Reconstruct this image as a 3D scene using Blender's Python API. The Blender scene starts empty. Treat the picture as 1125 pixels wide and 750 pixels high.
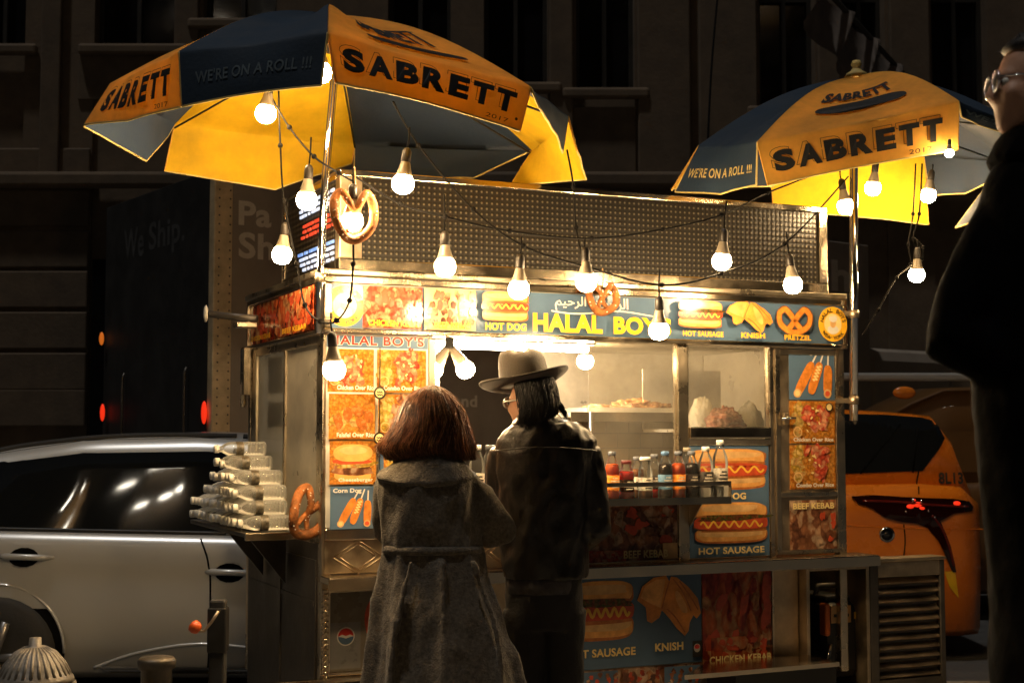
import bpy, bmesh, math, random
from mathutils import Vector, Matrix, noise
random.seed(7)
R = math.radians
S = bpy.context.scene
COL = S.collection
PI = math.pi

# ------------------------------------------------------------------ camera model
F = 1562.5
HZ = 480.0
EYE = 1.45
PITCH = math.atan((HZ - 375.0) / F)


def ray(u, v):
    a = (u - 562.5) / F
    b = (375.0 - v) / F
    return Vector((a, math.cos(PITCH) - b * math.sin(PITCH), math.sin(PITCH) + b * math.cos(PITCH)))


def W(u, v, Y):
    d = ray(u, v)
    return Vector((0, 0, EYE)) + d * (Y / d.y)


CA = R(24.2)
C0 = Vector((-0.80, 6.0, 0.0))
E1 = Vector((math.cos(CA), math.sin(CA), 0))
E2 = Vector((-math.sin(CA), math.cos(CA), 0))


def cl(p):
    q = p - C0
    return Vector((q.dot(E1), q.dot(E2), q.z))


def cf(u, v, y=0.0):
    """point of the cart's plane local-y = y seen at a pixel (local coordinates)"""
    d = ray(u, v)
    o = Vector((0, 0, EYE))
    t = (y - (o - C0).dot(E2)) / d.dot(E2)
    return cl(o + d * t)


def cs(u, v, x=0.0):
    d = ray(u, v)
    o = Vector((0, 0, EYE))
    t = (x - (o - C0).dot(E1)) / d.dot(E1)
    return cl(o + d * t)


def cw(l):
    return C0 + E1 * l[0] + E2 * l[1] + Vector((0, 0, l[2]))


def rect(u0, v0, u1, v1, y=0.0):
    um, vm = (u0 + u1) / 2, (v0 + v1) / 2
    return (cf(u0, vm, y).x, cf(u1, vm, y).x, cf(um, v1, y).z, cf(um, v0, y).z)


# ------------------------------------------------------------------ object helpers
def tag(o, label=None, cat=None, group=None, kind=None):
    if label:
        o['label'] = label
    if cat:
        o['category'] = cat
    if group:
        o['group'] = group
    if kind:
        o['kind'] = kind
    return o


def empty(name, loc, rz=0.0, label=None, cat=None, group=None):
    o = bpy.data.objects.new(name, None)
    COL.objects.link(o)
    o.location = loc
    o.rotation_euler = (0, 0, rz)
    o.empty_display_size = 0.1
    return tag(o, label, cat, group)


def copy_tree(o, parent=None):
    c = o.copy()
    COL.objects.link(c)
    c.parent = parent
    for ch in list(o.children):
        copy_tree(ch, c)
    return c


class MB:
    """collects shapes and links them as ONE mesh object"""

    def __init__(s):
        s.v, s.f, s.m, s.mats, s.sm = [], [], [], [], []

    def mi(s, mat):
        if mat not in s.mats:
            s.mats.append(mat)
        return s.mats.index(mat)

    def add(s, verts, faces, mat, smooth=False):
        k = len(s.v)
        s.v += [tuple(p) for p in verts]
        i = s.mi(mat)
        for f in faces:
            s.f.append(tuple(k + j for j in f))
            s.m.append(i)
            s.sm.append(smooth)

    def box(s, x0, x1, y0, y1, z0, z1, mat, bev=0.0, M=None):
        if x1 < x0: x0, x1 = x1, x0
        if y1 < y0: y0, y1 = y1, y0
        if z1 < z0: z0, z1 = z1, z0
        bm = bmesh.new()
        bmesh.ops.create_cube(bm, size=1.0)
        for v in bm.verts:
            v.co = Vector(((x0 + x1) / 2 + v.co.x * (x1 - x0), (y0 + y1) / 2 + v.co.y * (y1 - y0), (z0 + z1) / 2 + v.co.z * (z1 - z0)))
        if bev:
            bev = min(bev, 0.45 * min(x1 - x0, y1 - y0, z1 - z0))
            bmesh.ops.bevel(bm, geom=bm.edges[:] + bm.verts[:], offset=bev, segments=2, profile=0.5, affect='EDGES')
        s.frombm(bm, mat, M)

    def frombm(s, bm, mat, M=None, smooth=False):
        bm.verts.index_update()
        vs = [(M @ v.co if M else v.co.copy()) for v in bm.verts]
        s.add(vs, [[v.index for v in f.verts] for f in bm.faces], mat, smooth)
        bm.free()

    def prism(s, pts, vec, mat):
        """polygon pts (3-D) pushed along vec"""
        n = len(pts)
        vec = Vector(vec)
        vs = [Vector(p) for p in pts] + [Vector(p) + vec for p in pts]
        fs = [tuple(range(n - 1, -1, -1)), tuple(range(n, 2 * n))]
        fs += [(i, (i + 1) % n, n + (i + 1) % n, n + i) for i in range(n)]
        s.add(vs, fs, mat)

    def tube(s, pts, r, mat, n=8, cap=True, smooth=True):
        pts = [Vector(p) for p in pts]
        rs = r if isinstance(r, (list, tuple)) else [r] * len(pts)
        vs, fs = [], []
        up = None
        for i, p in enumerate(pts):
            t = (pts[min(i + 1, len(pts) - 1)] - pts[max(i - 1, 0)])
            if t.length < 1e-9:
                t = Vector((0, 0, 1))
            t.normalize()
            if up is None:
                up = t.orthogonal().normalized()
            else:
                up = (up - t * up.dot(t))
                up = up.normalized() if up.length > 1e-6 else t.orthogonal().normalized()
            b = t.cross(up)
            for k in range(n):
                a = 2 * PI * k / n
                vs.append(p + (up * math.cos(a) + b * math.sin(a)) * rs[i])
        for i in range(len(pts) - 1):
            for k in range(n):
                k2 = (k + 1) % n
                fs.append((i * n + k, i * n + k2, (i + 1) * n + k2, (i + 1) * n + k))
        if cap:
            fs.append(tuple(range(n - 1, -1, -1)))
            m = (len(pts) - 1) * n
            fs.append(tuple(m + k for k in range(n)))
        s.add(vs, fs, mat, smooth)

    def lathe(s, prof, mat, n=24, M=None, smooth=True):
        """prof: list of (r, z)"""
        vs, fs = [], []
        for (r, z) in prof:
            for k in range(n):
                a = 2 * PI * k / n
                p = Vector((r * math.cos(a), r * math.sin(a), z))
                vs.append(M @ p if M else p)
        for i in range(len(prof) - 1):
            for k in range(n):
                k2 = (k + 1) % n
                fs.append((i * n + k, i * n + k2, (i + 1) * n + k2, (i + 1) * n + k))
        fs.append(tuple(range(n - 1, -1, -1)))
        m = (len(prof) - 1) * n
        fs.append(tuple(m + k for k in range(n)))
        s.add(vs, fs, mat, smooth)

    def rings(s, rings, mat, smooth=True, cap=True):
        n = len(rings[0])
        vs = [p for r in rings for p in r]
        fs = []
        for i in range(len(rings) - 1):
            for k in range(n):
                k2 = (k + 1) % n
                fs.append((i * n + k, i * n + k2, (i + 1) * n + k2, (i + 1) * n + k))
        if cap:
            fs.append(tuple(range(n - 1, -1, -1)))
            m = (len(rings) - 1) * n
            fs.append(tuple(m + k for k in range(n)))
        s.add(vs, fs, mat, smooth)

    def ball(s, c, r, mat, n=12, M=None):
        c = Vector(c)
        rr = r if isinstance(r, (list, tuple)) else (r, r, r)
        bm = bmesh.new()
        bmesh.ops.create_uvsphere(bm, u_segments=n * 2, v_segments=n, radius=1.0)
        for v in bm.verts:
            p = Vector((v.co.x * rr[0], v.co.y * rr[1], v.co.z * rr[2]))
            v.co = c + (M @ p if M else p)
        s.frombm(bm, mat, None, True)

    def build(s, name, parent=None, origin=None):
        me = bpy.data.meshes.new(name)
        o0 = Vector(origin) if origin is not None else Vector((0, 0, 0))
        me.from_pydata([tuple(Vector(p) - o0) for p in s.v], [], s.f)
        for m in s.mats:
            me.materials.append(m)
        me.polygons.foreach_set('material_index', s.m)
        me.polygons.foreach_set('use_smooth', s.sm)
        me.update()
        o = bpy.data.objects.new(name, me)
        COL.objects.link(o)
        o.location = o0
        if parent:
            o.parent = parent
        return o


def recalc(o):
    bm = bmesh.new()
    bm.from_mesh(o.data)
    bmesh.ops.recalc_face_normals(bm, faces=bm.faces[:])
    bm.to_mesh(o.data)
    bm.free()


def bake(o):
    """apply the modifiers of o into its mesh"""
    dg = bpy.context.evaluated_depsgraph_get()
    dg.update()
    me = bpy.data.meshes.new_from_object(o.evaluated_get(dg), depsgraph=dg)
    old = o.data
    o.modifiers.clear()
    o.data = me
    me.name = old.name
    return o


def remesh(o, vox, it=4, fac=0.5, disp=None):
    recalc(o)
    m = o.modifiers.new('r', 'REMESH')
    m.mode = 'VOXEL'
    m.voxel_size = vox
    m.use_smooth_shade = True
    if it:
        sm = o.modifiers.new('s', 'SMOOTH')
        sm.iterations = it
        sm.factor = fac
    bake(o)
    if disp:
        amp, sc, st = disp
        me = o.data
        ns = [v.normal.copy() for v in me.vertices]
        for v, nn in zip(me.vertices, ns):
            p = Vector((v.co.x * sc * st[0], v.co.y * sc * st[1], v.co.z * sc * st[2]))
            v.co += nn * amp * (0.8 * noise.noise(p) + 0.9 * (0.35 - abs(noise.noise(p * 1.3 + Vector((7, 3, 1))))) + 0.3 * noise.noise(p * 3.1))
        me.update()
    for p in o.data.polygons:
        p.use_smooth = True
    return o


# ------------------------------------------------------------------ materials
def nodes(name):
    m = bpy.data.materials.new(name)
    m.use_nodes = True
    nt = m.node_tree
    return m, nt, nt.nodes, nt.links, nt.nodes['Principled BSDF']


def coords(N, L, kind='Object', scale=(1, 1, 1)):
    tc = N.new('ShaderNodeTexCoord')
    mp = N.new('ShaderNodeMapping')
    mp.inputs['Scale'].default_value = scale
    L.new(tc.outputs[kind], mp.inputs['Vector'])
    return mp.outputs['Vector']


def pm(name, col, rough=0.5, metal=0.0, var=0.15, vs=6.0, bump=0.0, bs=40.0, rvar=0.1, stretch=(1, 1, 1), spec=0.5, coat=0.0, sheen=0.0, sss=0.0):
    m, nt, N, L, B = nodes(name)
    c = coords(N, L, 'Object', stretch)
    nz = N.new('ShaderNodeTexNoise')
    nz.inputs['Scale'].default_value = vs
    nz.inputs['Detail'].default_value = 5
    nz.inputs['Roughness'].default_value = 0.65
    L.new(c, nz.inputs['Vector'])
    mx = N.new('ShaderNodeMix')
    mx.data_type = 'RGBA'
    mx.inputs[6].default_value = (*[max(0, x * (1 - var)) for x in col], 1)
    mx.inputs[7].default_value = (*[min(1, x * (1 + var)) for x in col], 1)
    mr = N.new('ShaderNodeMapRange')
    mr.inputs[1].default_value = 0.3
    mr.inputs[2].default_value = 0.7
    L.new(nz.outputs['Fac'], mr.inputs[0])
    L.new(mr.outputs[0], mx.inputs[0])
    L.new(mx.outputs[2], B.inputs['Base Color'])
    rr = N.new('ShaderNodeMapRange')
    rr.inputs[1].default_value = 0.3
    rr.inputs[2].default_value = 0.7
    rr.inputs[3].default_value = max(0.02, rough - rvar)
    rr.inputs[4].default_value = min(1, rough + rvar)
    L.new(nz.outputs['Fac'], rr.inputs[0])
    L.new(rr.outputs[0], B.inputs['Roughness'])
    B.inputs['Metallic'].default_value = metal
    B.inputs['Specular IOR Level'].default_value = spec
    B.inputs['Coat Weight'].default_value = coat
    B.inputs['Coat Roughness'].default_value = 0.05
    B.inputs['Sheen Weight'].default_value = sheen
    if sss:
        B.inputs['Subsurface Weight'].default_value = sss
        B.inputs['Subsurface Radius'].default_value = (0.01, 0.004, 0.002)
    if bump:
        n2 = N.new('ShaderNodeTexNoise')
        n2.inputs['Scale'].default_value = bs
        n2.inputs['Detail'].default_value = 6
        L.new(c, n2.inputs['Vector'])
        bp = N.new('ShaderNodeBump')
        bp.inputs['Strength'].default_value = bump
        bp.inputs['Distance'].default_value = 0.01
        L.new(n2.outputs['Fac'], bp.inputs['Height'])
        L.new(bp.outputs[0], B.inputs['Normal'])
    return m


def cloth(name, col, tr, rough=0.8, var=0.15, vs=5.0):
    m = pm(name, col, rough, 0, var, vs, 0.12, 60)
    nt = m.node_tree
    N, L = nt.nodes, nt.links
    B = N['Principled BSDF']
    t = N.new('ShaderNodeBsdfTranslucent')
    src = B.inputs['Base Color'].links[0].from_socket
    L.new(src, t.inputs[0])
    mx = N.new('ShaderNodeMixShader')
    mx.inputs[0].default_value = tr
    L.new(B.outputs[0], mx.inputs[1])
    L.new(t.outputs[0], mx.inputs[2])
    L.new(mx.outputs[0], N['Material Output'].inputs[0])
    return m


def emit(name, col, st):
    m, nt, N, L, B = nodes(name)
    B.inputs['Base Color'].default_value = (*[x * .3 for x in col], 1)
    B.inputs['Emission Color'].default_value = (*col, 1)
    B.inputs['Emission Strength'].default_value = st
    return m


def food(name, cols, scale=40.0, stretch=(1, 1, 1), rough=0.13, dist=0.35):
    """a printed food photograph: distorted cells of several food colours"""
    m, nt, N, L, B = nodes(name)
    c = coords(N, L, 'Object', stretch)
    nz = N.new('ShaderNodeTexNoise')
    nz.inputs['Scale'].default_value = scale * 0.5
    nz.inputs['Detail'].default_value = 3
    L.new(c, nz.inputs['Vector'])
    va = N.new('ShaderNodeVectorMath')
    va.operation = 'MULTIPLY_ADD'
    va.inputs[1].default_value = (dist / scale * 5,) * 3
    L.new(nz.outputs['Color'], va.inputs[0])
    L.new(c, va.inputs[2])
    vo = N.new('ShaderNodeTexVoronoi')
    vo.inputs['Scale'].default_value = scale
    vo.feature = 'SMOOTH_F1'
    vo.inputs['Smoothness'].default_value = 0.35
    L.new(va.outputs[0], vo.inputs['Vector'])
    sp = N.new('ShaderNodeSeparateColor')
    L.new(vo.outputs['Color'], sp.inputs[0])
    rp = N.new('ShaderNodeValToRGB')
    rp.color_ramp.elements[0].color = (*cols[0], 1)
    rp.color_ramp.elements[1].color = (*cols[-1], 1)
    for i, q in enumerate(cols[1:-1]):
        e = rp.color_ramp.elements.new((i + 1) / (len(cols) - 1))
        e.color = (*q, 1)
    n3 = N.new('ShaderNodeTexNoise')
    n3.inputs['Scale'].default_value = scale * 2.2
    n3.inputs['Detail'].default_value = 4
    L.new(c, n3.inputs['Vector'])
    ad = N.new('ShaderNodeMath')
    ad.operation = 'MULTIPLY_ADD'
    ad.inputs[1].default_value = 0.5
    L.new(n3.outputs['Fac'], ad.inputs[0])
    sb = N.new('ShaderNodeMath')
    sb.operation = 'MULTIPLY_ADD'
    sb.inputs[1].default_value = 0.75
    sb.inputs[2].default_value = -0.12
    L.new(sp.outputs[0], sb.inputs[0])
    L.new(sb.outputs[0], ad.inputs[2])
    L.new(ad.outputs[0], rp.inputs[0])
    dk = N.new('ShaderNodeMapRange')
    dk.inputs[1].default_value = 0.2
    dk.inputs[2].default_value = 0.75
    dk.inputs[3].default_value = 1.0
    dk.inputs[4].default_value = 0.5
    L.new(vo.outputs['Distance'], dk.inputs[0])
    mx = N.new('ShaderNodeMix')
    mx.data_type = 'RGBA'
    mx.blend_type = 'MULTIPLY'
    mx.inputs[0].default_value = 1.0
    L.new(rp.outputs[0], mx.inputs[6])
    L.new(dk.outputs[0], mx.inputs[7])
    L.new(mx.outputs[2], B.inputs['Base Color'])
    B.inputs['Roughness'].default_value = rough
    B.inputs['Specular IOR Level'].default_value = 0.35
    return m


def clear(name, tint=(0.9, 0.9, 0.88), fac=0.4, rough=0.12, col=(0.85, 0.85, 0.82)):
    """thin clear plastic or dusty glass: part of the light passes, part is scattered and mirrored"""
    m, nt, N, L, B = nodes(name)
    tr = N.new('ShaderNodeBsdfTransparent')
    tr.inputs[0].default_value = (*tint, 1)
    mx = N.new('ShaderNodeMixShader')
    c = coords(N, L)
    nz = N.new('ShaderNodeTexNoise')
    nz.inputs['Scale'].default_value = 9
    nz.inputs['Detail'].default_value = 5
    L.new(c, nz.inputs['Vector'])
    fr = N.new('ShaderNodeFresnel')
    fr.inputs[0].default_value = 1.45
    mr = N.new('ShaderNodeMapRange')
    mr.inputs[1].default_value = 0.3
    mr.inputs[2].default_value = 0.7
    mr.inputs[3].default_value = fac * 0.6
    mr.inputs[4].default_value = fac * 1.3
    L.new(nz.outputs['Fac'], mr.inputs[0])
    ad = N.new('ShaderNodeMath')
    ad.operation = 'ADD'
    ad.use_clamp = True
    L.new(mr.outputs[0], ad.inputs[0])
    L.new(fr.outputs[0], ad.inputs[1])
    L.new(ad.outputs[0], mx.inputs[0])
    B.inputs['Base Color'].default_value = (*col, 1)
    B.inputs['Roughness'].default_value = rough
    out = N['Material Output']
    L.new(tr.outputs[0], mx.inputs[1])
    L.new(B.outputs[0], mx.inputs[2])
    L.new(mx.outputs[0], out.inputs[0])
    return m


def ledmat(name, pitch):
    """perforated dark board with a small lens at every hole"""
    m, nt, N, L, B = nodes(name)
    tc = N.new('ShaderNodeTexCoord')
    sp = N.new('ShaderNodeSeparateXYZ')
    L.new(tc.outputs['Object'], sp.inputs[0])

    def op(o, a, b=None, c=None):
        n = N.new('ShaderNodeMath')
        n.operation = o
        for i, x in enumerate((a, b, c)):
            if x is None:
                continue
            if isinstance(x, (int, float)):
                n.inputs[i].default_value = x
            else:
                L.new(x, n.inputs[i])
        return n.outputs[0]
    a = op('ADD', sp.outputs[0], sp.outputs[1])
    fa = op('SUBTRACT', op('FRACT', op('MULTIPLY', a, 1 / pitch)), 0.5)
    fz = op('SUBTRACT', op('FRACT', op('MULTIPLY', sp.outputs[2], 1 / pitch)), 0.5)
    d = op('SQRT', op('ADD', op('MULTIPLY', fa, fa), op('MULTIPLY', fz, fz)))
    mask = op('SUBTRACT', 1.0, op('SMOOTH_MIN', op('MULTIPLY', op('MAXIMUM', op('SUBTRACT', d, 0.14), 0.0), 9.0), 1.0, 0.05))
    mx = N.new('ShaderNodeMix')
    mx.data_type = 'RGBA'
    mx.inputs[6].default_value = (0.008, 0.006, 0.004, 1)
    mx.inputs[7].default_value = (0.085, 0.075, 0.055, 1)
    L.new(mask, mx.inputs[0])
    L.new(mx.outputs[2], B.inputs['Base Color'])
    B.inputs['Roughness'].default_value = 0.45
    B.inputs['Specular IOR Level'].default_value = 0.22
    bp = N.new('ShaderNodeBump')
    bp.inputs['Distance'].default_value = 0.006
    bp.inputs['Strength'].default_value = 0.7
    L.new(op('SUBTRACT', 0.5, d), bp.inputs['Height'])
    L.new(bp.outputs[0], B.inputs['Normal'])
    return m


M = {}
M['steel'] = pm('brushed_steel', (0.58, 0.49, 0.36), 0.30, 1.0, 0.2, 5.0, 0.006, 20, 0.1)
M['steel_h'] = pm('steel_trim', (0.62, 0.52, 0.38), 0.2, 1.0, 0.15, 6.0, 0.005, 20, 0.08)
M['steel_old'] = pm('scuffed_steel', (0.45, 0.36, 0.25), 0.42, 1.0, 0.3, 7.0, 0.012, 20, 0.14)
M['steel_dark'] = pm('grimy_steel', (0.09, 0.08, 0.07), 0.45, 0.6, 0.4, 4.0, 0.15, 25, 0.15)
M['inner'] = pm('inner_steel', (0.62, 0.57, 0.48), 0.33, 0.5, 0.3, 3.0, 0.05, 40, 0.1)
M['chrome'] = pm('chrome', (0.75, 0.74, 0.72), 0.12, 1.0, 0.05, 4, 0, 1, 0.05)
M['black'] = pm('black_plastic', (0.012, 0.012, 0.012), 0.45, 0, 0.3, 8, 0.1, 60)
M['rubber'] = pm('rubber', (0.018, 0.018, 0.018), 0.8, 0, 0.3, 8, 0.2, 60)
M['wire'] = pm('black_cable', (0.0025, 0.002, 0.0017), 0.9, 0, 0.2, 20, 0, 1, .05, (1, 1, 1), .15)
M['socket'] = pm('brown_bakelite', (0.012, 0.009, 0.007), 0.5, 0, 0.2, 20)
M['bulbbase'] = pm('white_bulb_base', (0.24, 0.2, 0.145), 0.4, 0, 0.05, 10)
M['globe'] = emit('lit_bulb', (1.0, 0.68, 0.34), 350.0)
M['tube'] = emit('lit_tube', (1.0, 0.88, 0.68), 300.0)
M['blue'] = pm('poster_blue', (0.075, 0.13, 0.21), 0.2, 0, 0.12, 3, 0, 1, 0.06)
M['paper'] = pm('poster_white', (0.66, 0.63, 0.56), 0.22, 0, 0.05, 5, 0, 1, 0.05)
M['yellow_ink'] = pm('yellow_ink', (0.80, 0.42, 0.025), 0.22, 0, 0.08, 8, 0, 1, 0.05)
M['cream_ink'] = pm('cream_ink', (0.78, 0.6, 0.25), 0.25, 0, 0.1, 8, 0, 1, 0.05)
M['red_ink'] = pm('red_ink', (0.55, 0.03, 0.02), 0.22, 0, 0.1, 8, 0, 1, 0.05)
M['dark_ink'] = pm('black_ink', (0.015, 0.012, 0.01), 0.35, 0, 0.1, 8, 0, 1, 0.05)
M['brown_ink'] = pm('brown_ink', (0.16, 0.06, 0.02), 0.3, 0, 0.3, 30)
M['bun'] = pm('printed_bun', (0.68, 0.33, 0.09), 0.22, 0, 0.3, 14, 0, 1, 0.05)
M['bun_dark'] = pm('printed_bun_crust', (0.40, 0.13, 0.03), 0.22, 0, 0.35, 25, 0, 1, 0.05)
M['bun_pale'] = pm('printed_bun_crumb', (0.64, 0.38, 0.15), 0.22, 0, 0.2, 20, 0, 1, 0.05)
M['sausage'] = pm('printed_sausage', (0.5, 0.07, 0.025), 0.22, 0, 0.35, 14, 0, 1, 0.05)
M['mustard'] = pm('printed_mustard', (0.8, 0.45, 0.05), 0.22, 0, 0.1, 10, 0, 1, 0.05)
M['relish'] = food('printed_relish', [(0.03, 0.04, 0.01), (0.1, 0.1, 0.02), (0.2, 0.06, 0.02), (0.05, 0.02, 0.01)], 70)
M['corndog'] = pm('printed_corn_dog', (0.6, 0.2, 0.03), 0.22, 0, 0.35, 30, 0, 1, 0.05)
M['knish'] = pm('printed_knish', (0.62, 0.23, 0.04), 0.22, 0, 0.4, 9, 0, 1, 0.05)
M['kebab'] = food('printed_kebab', [(0.10, 0.012, 0.006), (0.38, 0.04, 0.015), (0.55, 0.12, 0.03), (0.6, 0.3, 0.12), (0.25, 0.03, 0.01)], 26, (1, 1, 0.55))
M['beef'] = food('printed_beef', [(0.03, 0.015, 0.01), (0.16, 0.06, 0.03), (0.35, 0.14, 0.06), (0.6, 0.4, 0.25), (0.06, 0.03, 0.02)], 24, (1, 1, 0.8))
M['rice'] = food('printed_rice', [(0.40, 0.12, 0.014), (0.5, 0.175, 0.02), (0.56, 0.26, 0.055), (0.42, 0.13, 0.018)], 80)
M['salad'] = food('printed_salad', [(0.22, 0.14, 0.02), (0.46, 0.28, 0.04), (0.62, 0.44, 0.16), (0.44, 0.15, 0.03)], 55)
M['chicken'] = food('printed_chicken', [(0.22, 0.02, 0.01), (0.52, 0.07, 0.035), (0.62, 0.14, 0.07), (0.7, 0.34, 0.18), (0.45, 0.04, 0.02)], 42)
M['falafel'] = pm('printed_falafel', (0.34, 0.1, 0.02), 0.25, 0, 0.5, 40)
M['glass'] = clear('dusty_glass', (0.93, 0.92, 0.88), 0.08, 0.06, (0.5, 0.48, 0.44))
M['pet'] = clear('clear_bottle_plastic', (0.94, 0.93, 0.9), 0.14, 0.05)
M['pet2'] = clear('clear_drink_plastic', (0.97, 0.97, 0.96), 0.03, 0.06, (0.3, 0.3, 0.28))
M['skin'] = pm('skin', (0.5, 0.27, 0.17), 0.5, 0, 0.1, 20, 0.1, 90, 0.05, (1, 1, 1), 0.4, 0, 0, 0.1)
M['led'] = ledmat('perforated_led_board', 0.0255)
M['asphalt'] = pm('asphalt', (0.05, 0.048, 0.045), 0.7, 0, 0.3, 12, 0.4, 120, 0.15)
M['paving'] = pm('concrete_paving', (0.2, 0.19, 0.17), 0.75, 0, 0.25, 5, 0.3, 90, 0.1)
M['kerb'] = pm('kerb_stone', (0.22, 0.21, 0.19), 0.7, 0, 0.25, 6, 0.3, 60, 0.1)
M['pretzel'] = pm('baked_pretzel', (0.27, 0.095, 0.026), 0.75, 0, 0.8, 22, 0.7, 38, 0.1, (1, 1, 1), .25)
M['salt'] = pm('coarse_salt', (0.8, 0.76, 0.7), 0.5, 0, 0.05, 20)

# ------------------------------------------------------------------ flat printed sheets
_tc = {}


def text2d(s, off=0.0, shear=0.0, sp=1.0):
    k = (s, off, shear, sp)
    if k not in _tc:
        c = bpy.data.curves.new('lettering', 'FONT')
        c.body = s
        c.offset = off
        c.shear = shear
        c.space_character = sp
        c.fill_mode = 'FRONT'
        c.resolution_u = 4
        o = bpy.data.objects.new('lettering', c)
        COL.objects.link(o)
        dg = bpy.context.evaluated_depsgraph_get()
        dg.update()
        me = bpy.data.meshes.new_from_object(o.evaluated_get(dg))
        vs = [(v.co.x, v.co.y) for v in me.vertices]
        fs = [tuple(p.vertices) for p in me.polygons]
        bpy.data.objects.remove(o)
        bpy.data.curves.remove(c)
        bpy.data.meshes.remove(me)
        _tc[k] = (vs, fs)
    return _tc[k]


class Sheet(MB):
    """a printed sheet; a,b in 0..1 over it, every further layer a hair further out"""

    def __init__(s, fn, w, h, step=0.0004, h0=0.0):
        super().__init__()
        s.fn, s.w, s.h, s.step, s.lv = fn, w, h, step, h0

    def up(s, k=1):
        s.lv += s.step * k

    def base(s, mat, t=0.004, edge=None):
        c = [(0, 0), (1, 0), (1, 1), (0, 1)]
        vs = [s.fn(a, b, s.lv - t) for a, b in c] + [s.fn(a, b, s.lv) for a, b in c]
        s.add(vs, [(4, 5, 6, 7)], mat)
        s.add(vs, [(3, 2, 1, 0)] + [(i, (i + 1) % 4, 4 + (i + 1) % 4, 4 + i) for i in range(4)], edge or mat)

    def poly(s, pts, mat):
        s.up()
        s.add([s.fn(a, b, s.lv) for a, b in pts], [tuple(range(len(pts)))], mat)

    def rect(s, x0, y0, x1, y1, mat):
        s.poly([(x0, y0), (x1, y0), (x1, y1), (x0, y1)], mat)

    def ell(s, cx, cy, rx, ry, mat, n=24, rot=0.0, jag=0.0, sup=1.0):
        """rx, ry in metres"""
        pts = []
        sd = random.random() * 50
        for i in range(n):
            a = 2 * PI * i / n
            k = 1 + jag * noise.noise(Vector((math.cos(a) * 1.7 + sd, math.sin(a) * 1.7, sd)))
            ca, sa = math.cos(a), math.sin(a)
            x = math.copysign(abs(ca) ** sup, ca) * rx * k
            y = math.copysign(abs(sa) ** sup, sa) * ry * k
            pts.append((cx + (x * math.cos(rot) - y * math.sin(rot)) / s.w, cy + (x * math.sin(rot) + y * math.cos(rot)) / s.h))
        s.poly(pts, mat)

    def stroke(s, pts, wd, mat):
        """polyline ribbon; pts normalised, wd in metres"""
        s.up()
        P = [Vector((a * s.w, b * s.h)) for a, b in pts]
        vs, fs = [], []
        for i, p in enumerate(P):
            t = P[min(i + 1, len(P) - 1)] - P[max(i - 1, 0)]
            t.normalize()
            nn = Vector((-t.y, t.x)) * wd / 2
            for q in (p + nn, p - nn):
                vs.append(s.fn(q.x / s.w, q.y / s.h, s.lv))
        for i in range(len(P) - 1):
            fs.append((2 * i, 2 * i + 1, 2 * i + 3, 2 * i + 2))
        s.add(vs, fs, mat)

    def text(s, t, x0, y0, x1, y1, mat, off=0.02, shear=0.0, sp=1.05, warp=None):
        vs, fs = text2d(t, off, shear, sp)
        if not vs:
            return
        a0, a1 = min(v[0] for v in vs), max(v[0] for v in vs)
        b0, b1 = min(v[1] for v in vs), max(v[1] for v in vs)
        s.up()
        out = []
        for a, b in vs:
            x = x0 + (a - a0) / (a1 - a0) * (x1 - x0)
            y = y0 + (b - b0) / (b1 - b0) * (y1 - y0)
            if warp:
                x, y = warp(x, y)
            out.append(s.fn(x, y, s.lv))
        s.add(out, fs, mat)

    def outline(s, t, x0, y0, x1, y1, mat, off=0.02, wd=.003):
        vs, fs = text2d(t, off, 0, 1.05)
        a0, a1 = min(v[0] for v in vs), max(v[0] for v in vs)
        b0, b1 = min(v[1] for v in vs), max(v[1] for v in vs)
        cnt = {}
        for f in fs:
            for p, q in zip(f, f[1:] + f[:1]):
                k = (min(p, q), max(p, q))
                cnt[k] = cnt.get(k, 0) + 1
        P = [Vector(((x0 + (v[0] - a0) / (a1 - a0) * (x1 - x0)) * s.w, (y0 + (v[1] - b0) / (b1 - b0) * (y1 - y0)) * s.h)) for v in vs]
        s.up()
        for (p, q), n in cnt.items():
            if n != 1:
                continue
            t_ = P[q] - P[p]
            if t_.length < 1e-6:
                continue
            t_.normalize()
            nn = Vector((-t_.y, t_.x)) * wd / 2
            e_ = t_ * wd * .3
            c4 = (P[p] - e_ + nn, P[p] - e_ - nn, P[q] + e_ - nn, P[q] + e_ + nn)
            s.add([s.fn(z.x / s.w, z.y / s.h, s.lv) for z in c4], [(0, 1, 2, 3)], mat)

    def arc(s, t, cx, cy, r, size, a0, a1, mat, flip=False, off=0.02):
        """letters of t on a circle, angles in degrees"""
        n = len(t)
        s.up()
        for i, ch in enumerate(t):
            if ch == ' ':
                continue
            a = R(a0 + (a1 - a0) * i / max(1, n - 1))
            vs, fs = text2d(ch, off, 0, 1)
            x0, x1 = min(v[0] for v in vs), max(v[0] for v in vs)
            out = []
            th = a - PI / 2 + (PI if flip else 0)
            for x, y in vs:
                x = (x - (x0 + x1) / 2) * size
                y = y * size - size * 0.35
                px = r * math.cos(a) + x * math.cos(th) - y * math.sin(th)
                py = r * math.sin(a) + x * math.sin(th) + y * math.cos(th)
                out.append(s.fn(cx + px / s.w, cy + py / s.h, s.lv))
            s.add(out, fs, mat)

    # ---- printed food
    def zig(s, x0, x1, y, amp, n, wd, mat):
        pts = []
        for i in range(n * 8 + 1):
            t = i / (n * 8)
            pts.append((x0 + (x1 - x0) * t, y + amp * math.sin(t * n * 2 * PI)))
        s.stroke(pts, wd, mat)

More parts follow.
